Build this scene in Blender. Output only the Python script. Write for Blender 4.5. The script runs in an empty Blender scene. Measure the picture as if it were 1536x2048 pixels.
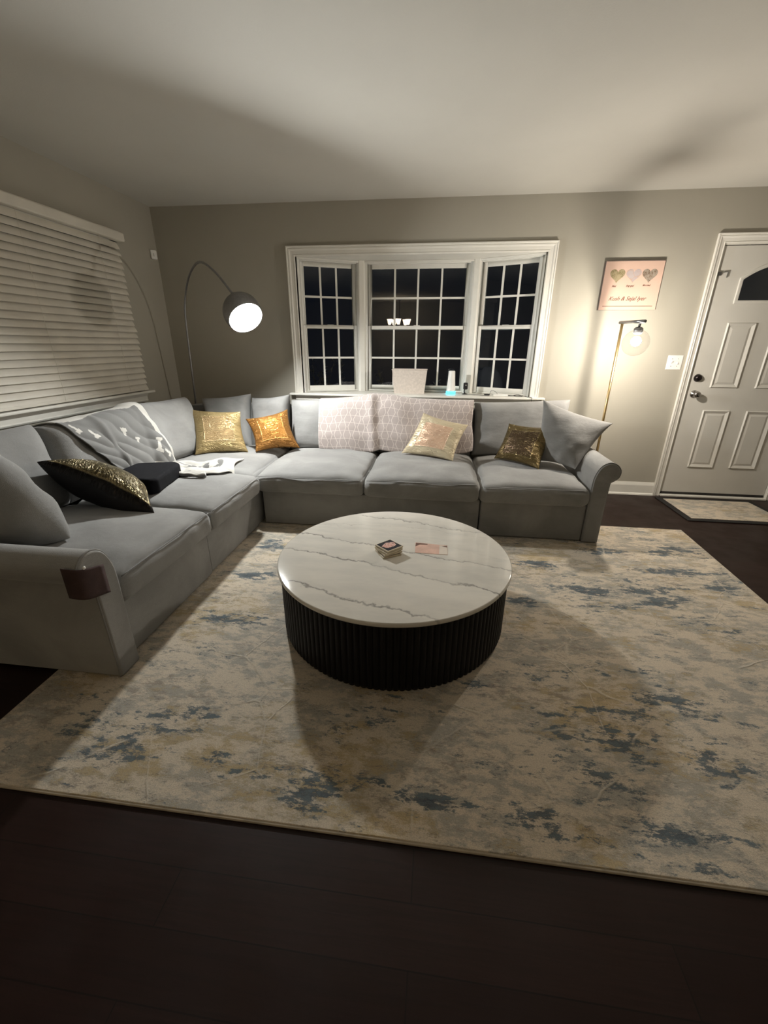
import bpy, bmesh, math, random
from mathutils import Vector, Matrix, noise
from mathutils.bvhtree import BVHTree
random.seed(7)
S = bpy.context.scene
COL = S.collection

# ------------------------------------------------------------------ camera, world, exposure
H = 2.44          # ceiling height
D = 4.096         # window wall
XL = -2.585       # blind wall
XR = 3.60         # right wall, outside the frame
YB = -4.10        # rear wall, behind the camera
cam = bpy.data.cameras.new('camera'); camo = bpy.data.objects.new('camera', cam); COL.objects.link(camo)
R_ = Vector((0.99238, 0.12309, 0.00581)); U_ = Vector((-0.05104, 0.36765, 0.92856)); W_ = Vector((-0.11216, 0.92178, -0.37113))
camo.matrix_world = Matrix(((R_.x, U_.x, -W_.x, 0), (R_.y, U_.y, -W_.y, 0), (R_.z, U_.z, -W_.z, 1.328), (0, 0, 0, 1)))
cam.sensor_fit = 'HORIZONTAL'; cam.sensor_width = 36; cam.lens = 36 * 834.7 / 1536
cam.clip_start = 0.02; cam.clip_end = 100
S.camera = camo
S.view_settings.view_transform = 'Standard'; S.view_settings.look = 'None'
S.view_settings.gamma = 1; S.view_settings.use_curve_mapping = False
S.view_settings.exposure = 0.34
S.render.film_transparent = False
w = bpy.data.worlds.new('night_sky'); S.world = w; w.use_nodes = True
w.node_tree.nodes['Background'].inputs[0].default_value = (0.25, 0.4, 0.8, 1)
w.node_tree.nodes['Background'].inputs[1].default_value = 0.008
ARC_COLOR = (0.97, 0.985, 0.96); ARC_POWER = 1080
FLOOR_COLOR = (1.0, 0.91, 0.79); FLOOR_POWER = 1080
CHAND_COLOR = (1.0, 0.78, 0.50); CHAND_POWER = 24

# ------------------------------------------------------------------ materials
def new_mat(name):
    m = bpy.data.materials.new(name); m.use_nodes = True
    return m, m.node_tree, m.node_tree.nodes['Principled BSDF']

class NT:
    """small wrapper to write node graphs in few lines"""
    def __init__(s, nt): s.nt = nt
    def n(s, kind, **kw):
        x = s.nt.nodes.new(kind)
        for k, v in kw.items(): setattr(x, k, v)
        return x
    def link(s, a, b): s.nt.links.new(a, b)
    def put(s, sock, v):
        if hasattr(v, 'is_output') or isinstance(v, bpy.types.NodeSocket): s.link(v, sock)
        else: sock.default_value = v
    def math(s, op, a, b=0.0, c=None, clamp=False):
        x = s.n('ShaderNodeMath', operation=op, use_clamp=clamp)
        s.put(x.inputs[0], a); s.put(x.inputs[1], b)
        if c is not None: s.put(x.inputs[2], c)
        return x.outputs[0]
    def vmath(s, op, a, b=None):
        x = s.n('ShaderNodeVectorMath', operation=op); s.put(x.inputs[0], a)
        if b is not None: s.put(x.inputs[1], b)
        return x.outputs['Value'] if op in ('LENGTH', 'DISTANCE', 'DOT_PRODUCT') else x.outputs[0]
    def ramp(s, v, a, b, lo=0.0, hi=1.0):
        x = s.n('ShaderNodeMapRange'); x.clamp = True; x.interpolation_type = 'SMOOTHSTEP'
        s.put(x.inputs[0], v); x.inputs[1].default_value = a; x.inputs[2].default_value = b
        x.inputs[3].default_value = lo; x.inputs[4].default_value = hi
        return x.outputs[0]
    def mix(s, f, a, b):
        x = s.n('ShaderNodeMix', data_type='RGBA'); s.put(x.inputs[0], f)
        s.put(x.inputs[6], a if not isinstance(a, tuple) else (*a, 1)); s.put(x.inputs[7], b if not isinstance(b, tuple) else (*b, 1))
        return x.outputs[2]
    def mixf(s, f, a, b):
        x = s.n('ShaderNodeMix', data_type='FLOAT'); s.put(x.inputs[0], f); s.put(x.inputs[2], a); s.put(x.inputs[3], b)
        return x.outputs[0]
    def coord(s, which='Object'): return s.n('ShaderNodeTexCoord').outputs[which]
    def mapping(s, v, sc=(1, 1, 1), loc=(0, 0, 0), rot=(0, 0, 0)):
        x = s.n('ShaderNodeMapping'); s.link(v, x.inputs[0])
        x.inputs['Scale'].default_value = sc; x.inputs['Location'].default_value = loc; x.inputs['Rotation'].default_value = rot
        return x.outputs[0]
    def noise(s, v, scale, detail=4, rough=0.55, dist=0.0):
        x = s.n('ShaderNodeTexNoise'); s.link(v, x.inputs['Vector'])
        x.inputs['Scale'].default_value = scale; x.inputs['Detail'].default_value = detail
        x.inputs['Roughness'].default_value = rough; x.inputs['Distortion'].default_value = dist
        return x.outputs[0]
    def voro(s, v, scale, feature='F1', out=0):
        x = s.n('ShaderNodeTexVoronoi', feature=feature); s.link(v, x.inputs['Vector']); x.inputs['Scale'].default_value = scale
        return x.outputs[out]
    def bump(s, h, strength, dist=0.01):
        x = s.n('ShaderNodeBump'); s.link(h, x.inputs['Height']); x.inputs['Strength'].default_value = strength; x.inputs['Distance'].default_value = dist
        return x.outputs[0]
    def sep(s, v):
        x = s.n('ShaderNodeSeparateXYZ'); s.link(v, x.inputs[0]); return x.outputs

def simple(name, col, rough=0.6, metal=0.0, nscale=0, namt=0.0, bscale=0, bamt=0.0, bdist=0.002, spec=0.5, coat=0.0, emis=None, estr=0.0, sheen=0.0):
    m, nt, p = new_mat(name); g = NT(nt)
    p.inputs['Base Color'].default_value = (*col, 1); p.inputs['Roughness'].default_value = rough
    p.inputs['Metallic'].default_value = metal; p.inputs['Specular IOR Level'].default_value = spec
    p.inputs['Coat Weight'].default_value = coat
    if sheen: p.inputs['Sheen Weight'].default_value = sheen; p.inputs['Sheen Roughness'].default_value = 0.5
    co = g.coord()
    if nscale:
        n = g.noise(co, nscale, 5)
        a = tuple(c * (1 - namt) for c in col); b = tuple(min(1, c * (1 + namt)) for c in col)
        g.link(g.mix(g.ramp(n, 0.3, 0.7), a, b), p.inputs['Base Color'])
    if bscale: g.link(g.bump(g.noise(co, bscale, 3), bamt, bdist), p.inputs['Normal'])
    if emis:
        p.inputs['Emission Color'].default_value = (*emis, 1); p.inputs['Emission Strength'].default_value = estr
    return m

M = {}
M['wall'] = simple('greige_wall_paint', (0.40, 0.375, 0.315), 0.75, nscale=1.5, namt=0.03, bscale=160, bamt=0.15, bdist=0.001)
M['ceiling'] = simple('ceiling_paint', (0.56, 0.54, 0.49), 0.85, nscale=2, namt=0.02, bscale=120, bamt=0.3, bdist=0.001)
M['trim'] = simple('white_trim_paint', (0.78, 0.76, 0.70), 0.38, nscale=6, namt=0.03)
M['sash'] = simple('white_vinyl', (0.74, 0.73, 0.68), 0.35, nscale=9, namt=0.03)
M['door'] = simple('door_paint', (0.66, 0.64, 0.59), 0.42, nscale=3, namt=0.03)
M['blind'] = simple('blind_slat', (0.68, 0.64, 0.56), 0.5, nscale=5, namt=0.05)
M['dark'] = simple('dark_gap', (0.02, 0.018, 0.016), 0.8, nscale=9, namt=0.1)
M['chrome'] = simple('satin_nickel', (0.45, 0.43, 0.42), 0.18, 1.0, nscale=30, namt=0.05)
M['bronze'] = simple('dark_bronze', (0.06, 0.05, 0.05), 0.3, 1.0, nscale=30, namt=0.1)
M['brass'] = simple('brushed_brass', (0.75, 0.56, 0.28), 0.28, 1.0, nscale=60, namt=0.08)
M['nickel'] = simple('brushed_steel', (0.33, 0.33, 0.34), 0.35, 1.0, nscale=50, namt=0.08)
M['plastic'] = simple('white_plastic', (0.8, 0.79, 0.76), 0.35, nscale=9, namt=0.02)
M['black_plastic'] = simple('black_plastic', (0.012, 0.012, 0.014), 0.35, nscale=9, namt=0.1)
M['black_fabric'] = simple('black_knit_fabric', (0.006, 0.006, 0.008), 0.9, nscale=30, namt=0.2, bscale=300, bamt=0.4, spec=0.15)
M['shade_white'] = simple('white_enamel_lining', (0.82, 0.82, 0.80), 0.4, nscale=9, namt=0.02)
M['stone_foot'] = simple('white_marble_base', (0.75, 0.74, 0.72), 0.2, nscale=7, namt=0.12)
M['slate'] = simple('dark_wood_fluting', (0.005, 0.0045, 0.005), 0.5, nscale=8, namt=0.25, spec=0.22)
M['cable'] = simple('black_cable', (0.01, 0.01, 0.01), 0.5, nscale=9, namt=0.1)
M['maroon'] = simple('maroon_patch', (0.055, 0.030, 0.028), 0.9, nscale=18, namt=0.15, bscale=300, bamt=0.3)
M['cork'] = simple('cream_edge', (0.66, 0.58, 0.44), 0.5, nscale=30, namt=0.1)
M['bush'] = simple('shrub_twig', (0.62, 0.58, 0.46), 0.6, nscale=9, namt=0.3)
M['ground'] = simple('night_ground', (0.02, 0.022, 0.015), 0.95, nscale=3, namt=0.4)
M['teal_glow'] = simple('teal_light_ring', (0.1, 0.6, 0.75), 0.4, nscale=5, namt=0.02, emis=(0.05, 0.75, 1.0), estr=2.2)
M['mat_edge'] = simple('black_mat_edge', (0.012, 0.011, 0.011), 0.85, nscale=20, namt=0.2)

def fabric(name, col, amt=0.20, sheen=0.25):
    m, nt, p = new_mat(name); g = NT(nt); co = g.coord()
    n1 = g.noise(co, 2.6, 4, 0.6, 0.6); n2 = g.noise(co, 420, 2); n3 = g.noise(g.mapping(co, (1, 1, 3)), 9, 4)
    a = tuple(c * (1 - amt) for c in col); b = tuple(min(1, c * (1 + amt)) for c in col)
    c1 = g.mix(g.ramp(n1, 0.3, 0.72), a, b)
    g.link(g.mix(g.ramp(n2, 0.35, 0.75, 0, 0.35), c1, tuple(c * 0.78 for c in col)), p.inputs['Base Color'])
    p.inputs['Roughness'].default_value = 0.95; p.inputs['Specular IOR Level'].default_value = 0.2
    p.inputs['Sheen Weight'].default_value = sheen; p.inputs['Sheen Roughness'].default_value = 0.6
    h = g.math('ADD', g.math('MULTIPLY', n2, 0.25), g.math('MULTIPLY', n3, 1.0))
    g.link(g.bump(h, 0.35, 0.012), p.inputs['Normal'])
    return m
M['sofa'] = fabric('grey_chenille', (0.265, 0.262, 0.255))
M['sofa_seam'] = fabric('grey_chenille_seam', (0.21, 0.208, 0.203))

def wood_floor():
    m, nt, p = new_mat('dark_cherry_planks'); g = NT(nt); co = g.coord()
    br = g.n('ShaderNodeTexBrick'); g.link(g.mapping(co, (1, 1, 1)), br.inputs['Vector'])
    br.inputs['Scale'].default_value = 1; br.inputs['Brick Width'].default_value = 1.25; br.inputs['Row Height'].default_value = 0.125
    br.inputs['Mortar Size'].default_value = 0.0016; br.inputs['Mortar Smooth'].default_value = 0.2; br.inputs['Bias'].default_value = 0
    br.inputs['Color1'].default_value = (0.0165, 0.0072, 0.0055, 1); br.inputs['Color2'].default_value = (0.022, 0.0098, 0.0075, 1)
    br.inputs['Mortar'].default_value = (0.007, 0.0035, 0.003, 1)
    gr = g.noise(g.mapping(co, (1.2, 22, 1)), 3.2, 6, 0.6, 0.8)
    g.link(g.mix(g.ramp(gr, 0.35, 0.75, 0, 0.6), br.outputs[0], (0.012, 0.0055, 0.0045)), p.inputs['Base Color'])
    g.link(g.ramp(g.noise(co, 5, 4), 0.3, 0.7, 0.36, 0.5), p.inputs['Roughness'])
    g.link(g.bump(gr, 0.15, 0.002), p.inputs['Normal']); p.inputs['Specular IOR Level'].default_value = 0.22
    return m
M['floor'] = wood_floor()

def rug_mat(name='abstract_rug', small=False):
    m, nt, p = new_mat(name); g = NT(nt); co = g.coord()
    wrp = g.n('ShaderNodeVectorMath', operation='SCALE')
    nz = g.n('ShaderNodeTexNoise'); g.link(co, nz.inputs['Vector']); nz.inputs['Scale'].default_value = 3.2; nz.inputs['Detail'].default_value = 5
    g.link(g.vmath('SUBTRACT', nz.outputs['Color'], (0.5, 0.5, 0.5)), wrp.inputs[0]); wrp.inputs['Scale'].default_value = 0.32
    wc = g.vmath('ADD', co, wrp.outputs[0])
    mid = g.noise(g.mapping(co, (1, 1.7, 1)), 4.2, 6, 0.6, 0.5)
    gran = g.noise(g.mapping(co, (1, 2.1, 1)), 9.0, 12, 0.80, 0.15)      # crackled worn texture
    gran2 = g.noise(g.mapping(co, (1, 2.4, 1), (5.3, 2.1, 0)), 17.0, 12, 0.82, 0.1)
    cloud = g.noise(g.mapping(co, (1, 1.6, 1), (1.3, 7.1, 0)), 2.4, 5, 0.6, 0.2)
    cream, grey, ochre, taupe = (0.68, 0.59, 0.47), (0.42, 0.395, 0.345), (0.52, 0.39, 0.20), (0.30, 0.255, 0.21)
    c = g.mix(g.ramp(g.math('ADD', mid, g.math('MULTIPLY', g.math('SUBTRACT', gran, 0.5), 2.2)), 0.38, 0.64), cream, grey)
    och = g.ramp(g.math('ADD', g.noise(g.mapping(co, (1, 1.3, 1), (3.1, 1.7, 0)), 1.9, 4), g.math('MULTIPLY', g.math('SUBTRACT', gran, 0.5), 1.6)), 0.52, 0.74)
    c = g.mix(g.math('MULTIPLY', och, 0.75), c, ochre)
    # worn speckle: dense inside cloudy zones, sparse elsewhere
    wear = g.math('ADD', g.math('MULTIPLY', g.math('SUBTRACT', gran2, 0.5), 3.0), g.math('MULTIPLY', g.math('SUBTRACT', cloud, 0.5), 1.5))
    c = g.mix(g.ramp(wear, 0.16, 0.40, 0.0, 0.75), c, taupe)
    if not small:
        spots = [(1.27,2.21,0.24,0.20),(0.95,2.17,0.20,0.16),(1.70,2.80,0.30,0.10),(1.60,2.50,0.28,0.09),(0.98,1.38,0.18,0.10),(0.67,1.19,0.20,0.11),(0.57,1.04,0.14,0.08),(0.10,0.89,0.26,0.05),(0.30,0.85,0.20,0.045),(-0.34,0.86,0.22,0.07),(-1.05,0.93,0.18,0.10),(-0.95,1.08,0.16,0.06),(-0.55,0.90,0.14,0.05),(-1.22,1.03,0.09,0.07),(-0.97,1.68,0.24,0.07),(-1.01,1.45,0.10,0.04),(0.57,2.05,0.14,0.08),(0.70,2.49,0.17,0.09),(-0.22,1.17,0.13,0.10),(1.75,2.35,0.14,0.12),(0.46,1.48,0.14,0.05),(0.92,1.57,0.16,0.05),(0.75,0.89,0.14,0.05),(0.81,0.79,0.10,0.03),(1.22,2.75,0.2,0.06),(1.0,2.93,0.26,0.07),(1.5,2.98,0.2,0.05),(-1.1,2.55,0.14,0.12),(-1.05,2.1,0.22,0.05),(1.45,1.9,0.16,0.07),(1.05,1.15,0.16,0.10),(-0.6,1.95,0.12,0.04)]
        acc = None
        for (x, y, a, b) in spots:
            v = g.vmath('MULTIPLY', g.vmath('SUBTRACT', co, (x, y, 0)), (1 / a, 1 / b, 0))
            d = g.ramp(g.vmath('LENGTH', v), 0.0, 1.7, 1, 0)
            acc = d if acc is None else g.math('MAXIMUM', acc, d)
        mac = g.noise(g.mapping(co, (1, 2.6, 1), (2.3, 9.1, 0)), 4.2, 8, 0.7, 0.1)
        k = g.math('ADD', g.math('ADD', g.math('MULTIPLY', acc, 0.62), g.math('MULTIPLY', g.math('SUBTRACT', mac, 0.5), 3.2)), g.math('MULTIPLY', g.math('SUBTRACT', gran2, 0.5), 3.4))
        bc = g.mix(g.ramp(gran2, 0.42, 0.60), (0.022, 0.044, 0.070), (0.11, 0.155, 0.185))
        c = g.mix(g.ramp(k, 0.42, 0.66, 0, 0.93), c, bc)
    cr = g.math('ABSOLUTE', g.math('SUBTRACT', g.noise(g.mapping(co, (1.0, 3.6, 1)), 2.6, 9, 0.66, 0.1), 0.5))
    c = g.mix(g.math('MULTIPLY', g.ramp(cr, 0.0, 0.006, 0.8, 0), g.ramp(gran, 0.48, 0.54)), c, (0.10, 0.10, 0.11))
    sw2 = g.n('ShaderNodeVectorMath', operation='SCALE'); g.link(wrp.outputs[0], sw2.inputs[0]); sw2.inputs['Scale'].default_value = 0.22
    vn = g.voro(g.vmath('ADD', co, sw2.outputs[0]), 3.0, 'DISTANCE_TO_EDGE')
    vm = g.math('MULTIPLY', g.math('MULTIPLY', g.ramp(vn, 0.0, 0.016, 1, 0), g.ramp(g.noise(co, 2.3, 2), 0.46, 0.6)), g.ramp(gran, 0.40, 0.50))
    c = g.mix(g.math('MULTIPLY', vm, 0.6), c, (0.72, 0.65, 0.54)); streak = gran
    pile = g.noise(co, 260, 2)
    g.link(g.mix(g.ramp(pile, 0.3, 0.7, 0, 0.25), c, (0.16, 0.14, 0.11)), p.inputs['Base Color'])
    p.inputs['Roughness'].default_value = 0.95; p.inputs['Specular IOR Level'].default_value = 0.15
    p.inputs['Sheen Weight'].default_value = 0.15
    h = g.math('ADD', g.math('MULTIPLY', pile, 0.5), g.math('ADD', vm, g.math('MULTIPLY', streak, 1.2)))
    g.link(g.bump(h, 0.5, 0.006), p.inputs['Normal'])
    return m
M['rug'] = rug_mat()
M['doormat'] = rug_mat('entry_mat_weave', True)
M['rug_edge'] = simple('rug_binding', (0.44, 0.38, 0.30), 0.9, nscale=20, namt=0.15)

def marble():
    m, nt, p = new_mat('white_veined_marble'); g = NT(nt); co = g.coord()
    x, y, z = g.sep(co)
    base = g.mix(g.ramp(g.noise(g.mapping(co, (1, 3, 1), rot=(0, 0, 0.25)), 3.5, 5, 0.6), 0.35, 0.7), (0.70, 0.665, 0.60), (0.62, 0.595, 0.545))
    wob = g.math('MULTIPLY', g.math('SUBTRACT', g.noise(co, 5.0, 6, 0.62), 0.5), 0.16)
    fine = g.math('MULTIPLY', g.math('SUBTRACT', g.noise(co, 38, 3, 0.6), 0.5), 0.018)
    c = base
    # each vein: height at x=0 (local), slope, curvature
    for (y0, sl, cv, wd, st) in [(0.045, -0.24, -0.02, 0.0090, 1.0), (-0.155, -0.29, -0.05, 0.0100, 1.0), (-0.47, -0.30, 0.0, 0.010, 0.9), (0.42, -0.22, 0.05, 0.008, 0.75), (0.33, -0.05, -0.2, 0.003, 0.4), (0.22, -0.3, -0.2, 0.0025, 0.3)]:
        ln = g.math('ADD', g.math('ADD', g.math('MULTIPLY', x, sl), y0), g.math('MULTIPLY', g.math('MULTIPLY', x, x), cv))
        d = g.math('SUBTRACT', g.math('SUBTRACT', y, ln), g.math('ADD', wob, fine))
        ad = g.math('ABSOLUTE', d)
        vary = g.ramp(g.noise(co, 4.0, 2), 0.3, 0.6, 0.45, 1.0)
        line = g.math('MULTIPLY', g.math('MULTIPLY', g.ramp(ad, 0.0, wd, 1, 0), st), vary)
        halo = g.math('MULTIPLY', g.ramp(d, 0.0, 0.05, 0.22 * st, 0), g.ramp(d, -0.004, 0.0))
        c = g.mix(halo, c, (0.50, 0.48, 0.44)); c = g.mix(line, c, (0.27, 0.255, 0.235))
    g.link(c, p.inputs['Base Color']); p.inputs['Roughness'].default_value = 0.08; p.inputs['Specular IOR Level'].default_value = 0.5
    return m
M['marble'] = marble()

def glass_pane():
    m = bpy.data.materials.new('window_glass'); m.use_nodes = True; nt = m.node_tree; nt.nodes.clear(); g = NT(nt)
    o = g.n('ShaderNodeOutputMaterial'); mx = g.n('ShaderNodeMixShader'); t = g.n('ShaderNodeBsdfTransparent'); gl = g.n('ShaderNodeBsdfGlossy')
    t.inputs[0].default_value = (0.8, 0.84, 0.85, 1); gl.inputs['Roughness'].default_value = 0.0
    gl.inputs[0].default_value = (1, 1, 1, 1)
    fr = g.n('ShaderNodeFresnel'); fr.inputs[0].default_value = 1.5
    g.link(g.math('MULTIPLY', fr.outputs[0], 1.15, clamp=True), mx.inputs[0]); g.link(t.outputs[0], mx.inputs[1]); g.link(gl.outputs[0], mx.inputs[2]); g.link(mx.outputs[0], o.inputs[0])
    return m
M['glass'] = glass_pane()
def globe_glass(name, tint):
    m = bpy.data.materials.new(name); m.use_nodes = True; nt = m.node_tree; nt.nodes.clear(); g = NT(nt)
    o = g.n('ShaderNodeOutputMaterial'); mx = g.n('ShaderNodeMixShader'); t = g.n('ShaderNodeBsdfTransparent'); gl = g.n('ShaderNodeBsdfGlossy')
    t.inputs[0].default_value = (*tint, 1); gl.inputs['Roughness'].default_value = 0.02
    lw = g.n('ShaderNodeLayerWeight'); lw.inputs[0].default_value = 0.5
    g.link(g.math('MULTIPLY', g.math('POWER', lw.outputs['Facing'], 4.0), 0.5), mx.inputs[0]); g.link(t.outputs[0], mx.inputs[1]); g.link(gl.outputs[0], mx.inputs[2]); g.link(mx.outputs[0], o.inputs[0])
    return m
M['globe'] = globe_glass('smoked_globe_glass', (0.80, 0.80, 0.81))
M['clear_globe'] = globe_glass('clear_globe_glass', (0.93, 0.93, 0.93))
def bulb_mat(name, col, strength):
    m = bpy.data.materials.new(name); m.use_nodes = True; nt = m.node_tree; nt.nodes.clear(); g = NT(nt)
    o = g.n('ShaderNodeOutputMaterial'); e = g.n('ShaderNodeEmission'); e.inputs[0].default_value = (*col, 1); e.inputs[1].default_value = strength
    g.link(e.outputs[0], o.inputs[0]); return m
M['bulb_arc'] = bulb_mat('arc_bulb_light', ARC_COLOR, ARC_POWER)
M['bulb_floor'] = bulb_mat('floor_bulb_light', FLOOR_COLOR, FLOOR_POWER)
M['bulb_chand'] = bulb_mat('chandelier_shade_light', CHAND_COLOR, CHAND_POWER)

def pillow_mat(name, border, panel, hot, metal=0.75, rough=0.34, motif='elephant', size=0.62):
    """metallic satin cover: plain border, stitched square panel, raised brocade motif (UV -1..1)"""
    m, nt, p = new_mat(name); g = NT(nt)
    uv = g.n('ShaderNodeUVMap'); uv.uv_map = 'UVMap'
    v = g.vmath('SUBTRACT', g.vmath('MULTIPLY', uv.outputs[0], (2, 2, 0)), (1, 1, 0))
    x, y, z = g.sep(v)
    cheb = g.math('MAXIMUM', g.math('ABSOLUTE', x), g.math('ABSOLUTE', y))
    inside = g.ramp(cheb, size - 0.015, size + 0.015, 1, 0)
    edge = g.ramp(g.math('ABSOLUTE', g.math('SUBTRACT', cheb, size)), 0.0, 0.035, 1, 0)
    r = g.vmath('LENGTH', g.vmath('MULTIPLY', g.vmath('SUBTRACT', v, (0.0, 0.12, 0)), (1.0, 1.25, 0)))
    ring = g.ramp(g.math('ABSOLUTE', g.math('SUBTRACT', r, 0.36)), 0.0, 0.035, 1, 0)
    ring2 = g.ramp(g.math('ABSOLUTE', g.math('SUBTRACT', r, 0.22)), 0.0, 0.025, 1, 0)
    swirl = g.noise(v, 5.5, 3, 0.5, 2.2)
    sw = g.ramp(g.math('ABSOLUTE', g.math('SUBTRACT', swirl, 0.5)), 0.0, 0.045, 1, 0)
    mot = g.math('MULTIPLY', g.math('MAXIMUM', g.math('MAXIMUM', ring, ring2), g.math('MULTIPLY', sw, 0.8)), inside)
    if motif == 'brocade':
        mot = g.math('MULTIPLY', g.math('MAXIMUM', sw, g.ramp(g.voro(v, 9), 0.12, 0.2, 1, 0)), inside)
    c = g.mix(inside, border, panel); c = g.mix(g.math('MULTIPLY', mot, 0.65), c, hot); c = g.mix(g.math('MULTIPLY', edge, 0.5), c, hot)
    g.link(c, p.inputs['Base Color']); p.inputs['Metallic'].default_value = metal
    g.link(g.mixf(mot, rough, rough * 0.75), p.inputs['Roughness'])
    fold = g.noise(g.mapping(v, (1, 2.6, 1), rot=(0, 0, 0.25)), 2.2, 4, 0.5, 1.2)
    cre = g.ramp(g.math('ABSOLUTE', g.math('SUBTRACT', fold, 0.5)), 0.0, 0.05, 0, 1)
    h = g.math('ADD', g.math('ADD', g.math('MULTIPLY', mot, 0.35), g.math('MULTIPLY', edge, 0.4)), g.math('ADD', g.math('MULTIPLY', cre, 0.9), g.math('MULTIPLY', g.noise(v, 60, 2), 0.15)))
    g.link(g.bump(h, 0.55, 0.012), p.inputs['Normal'])
    return m
M['gold'] = pillow_mat('pale_gold_satin', (0.40, 0.30, 0.14), (0.42, 0.29, 0.14), (0.60, 0.47, 0.27), 0.6, 0.46)
M['orange'] = pillow_mat('copper_gold_satin', (0.36, 0.17, 0.045), (0.54, 0.25, 0.06), (0.78, 0.46, 0.17), 0.75, 0.38)
M['cream'] = pillow_mat('cream_satin', (0.68, 0.58, 0.40), (0.70, 0.46, 0.31), (0.85, 0.68, 0.50), 0.25, 0.4, 'brocade')
M['brown'] = pillow_mat('bronze_brown_satin', (0.17, 0.125, 0.055), (0.085, 0.055, 0.033), (0.45, 0.36, 0.18), 0.8, 0.3, 'brocade', 0.68)
M['black_gold'] = pillow_mat('black_gold_brocade', (0.012, 0.010, 0.008), (0.085, 0.068, 0.034), (0.40, 0.32, 0.16), 0.7, 0.34, 'brocade', 0.9)
M['black_satin'] = simple('black_satin_backing', (0.008, 0.007, 0.007), 0.6, nscale=8, namt=0.2, spec=0.25)

def lattice():
    m, nt, p = new_mat('pink_lattice_knit'); g = NT(nt)
    uv = g.n('ShaderNodeUVMap'); uv.uv_map = 'UVMap'; x, y, z = g.sep(uv.outputs[0])
    # metres -> cells
    cx = g.math('MULTIPLY', x, 1 / 0.042); cy = g.math('MULTIPLY', y, 1 / 0.135)
    tri = g.math('SUBTRACT', g.math('MULTIPLY', g.math('PINGPONG', cy, 0.5), 4), 1.0)      # -1..1
    par = g.math('SUBTRACT', g.math('MULTIPLY', g.math('PINGPONG', cx, 1.0), 2.0), 1.0)
    # lines bend alternately left and right: even family and odd family
    def fam(off, sgn):
        u = g.math('ADD', g.math('MULTIPLY', g.math('ADD', cx, off), 0.5), g.math('MULTIPLY', tri, 0.155 * sgn))
        fr = g.math('FRACT', u); return g.math('ABSOLUTE', g.math('SUBTRACT', fr, 0.5))
    a = g.math('MINIMUM', fam(0, 1), fam(1, -1))
    l1 = g.ramp(a, 0.028, 0.05, 1, 0)
    hy = g.math('ADD', g.math('MULTIPLY', y, 1 / 0.0675), g.math('MULTIPLY', g.math('SINE', g.math('MULTIPLY', x, 18)), 0.10))
    l2 = g.ramp(g.math('ABSOLUTE', g.math('SUBTRACT', g.math('FRACT', hy), 0.5)), 0.02, 0.045, 1, 0)
    ln = g.math('MAXIMUM', l1, l2)
    g.link(g.mix(ln, (0.47, 0.405, 0.385), (0.68, 0.61, 0.57)), p.inputs['Base Color'])
    p.inputs['Roughness'].default_value = 0.95; p.inputs['Sheen Weight'].default_value = 0.3; p.inputs['Specular IOR Level'].default_value = 0.15
    g.link(g.bump(g.math('ADD', ln, g.noise(g.coord(), 320, 2)), 0.3, 0.003), p.inputs['Normal'])
    return m
M['lattice'] = lattice()
def throw_mat():
    m, nt, p = new_mat('grey_white_throw'); g = NT(nt)
    at = g.n('ShaderNodeAttribute'); at.attribute_name = 'motif'
    f = g.ramp(at.outputs['Fac'], 0.35, 0.65)
    g.link(g.mix(f, (0.17, 0.168, 0.163), (0.56, 0.54, 0.50)), p.inputs['Base Color'])
    p.inputs['Roughness'].default_value = 0.95; p.inputs['Sheen Weight'].default_value = 0.3; p.inputs['Specular IOR Level'].default_value = 0.15
    g.link(g.bump(g.noise(g.coord(), 260, 2), 0.3, 0.003), p.inputs['Normal'])
    return m
M['throw'] = throw_mat()
M['canvas'] = simple('blush_canvas_print', (0.58, 0.40, 0.32), 0.7, nscale=5, namt=0.03, bscale=400, bamt=0.2)
M['canvas_edge'] = simple('canvas_dark_edge', (0.13, 0.10, 0.09), 0.7, nscale=8, namt=0.1)
M['ink'] = simple('brown_ink', (0.16, 0.075, 0.05), 0.7, nscale=8, namt=0.1)
def heart_mat(name, a, b, c, scale, dist):
    m, nt, p = new_mat(name); g = NT(nt); co = g.coord()
    n = g.noise(co, scale, 5, 0.65, dist); c1 = g.mix(g.ramp(n, 0.4, 0.6), a, b)
    l = g.ramp(g.voro(co, scale * 1.5, 'DISTANCE_TO_EDGE'), 0.0, 0.05, 1, 0)
    g.link(g.mix(g.math('MULTIPLY', l, 0.7), c1, c), p.inputs['Base Color']); p.inputs['Roughness'].default_value = 0.7
    return m
M['heart1'] = heart_mat('olive_map_heart', (0.20, 0.16, 0.075), (0.33, 0.27, 0.16), (0.4, 0.34, 0.23), 30, 0.5)
M['heart2'] = heart_mat('lilac_map_heart', (0.38, 0.31, 0.30), (0.40, 0.345, 0.34), (0.45, 0.28, 0.17), 14, 0.3)
M['heart3'] = heart_mat('brown_map_heart', (0.30, 0.25, 0.20), (0.15, 0.10, 0.065), (0.35, 0.31, 0.26), 26, 1.5)
def agate():
    m, nt, p = new_mat('pink_agate_print'); g = NT(nt); co = g.coord()
    n = g.noise(co, 45, 3, 0.5, 2.0)
    c = g.mix(g.ramp(n, 0.35, 0.5), (0.62, 0.22, 0.17), (0.78, 0.55, 0.48)); c = g.mix(g.ramp(n, 0.55, 0.62), c, (0.14, 0.05, 0.05))
    g.link(c, p.inputs['Base Color']); p.inputs['Roughness'].default_value = 0.3; return m
M['agate'] = agate()
M['navy'] = simple('black_coaster_face', (0.022, 0.023, 0.030), 0.3, nscale=20, namt=0.1)
M['card'] = simple('blush_card_print', (0.66, 0.44, 0.36), 0.35, nscale=14, namt=0.12)
M['card_corner'] = simple('brown_card_corner', (0.14, 0.07, 0.05), 0.4, nscale=14, namt=0.12)
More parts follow.
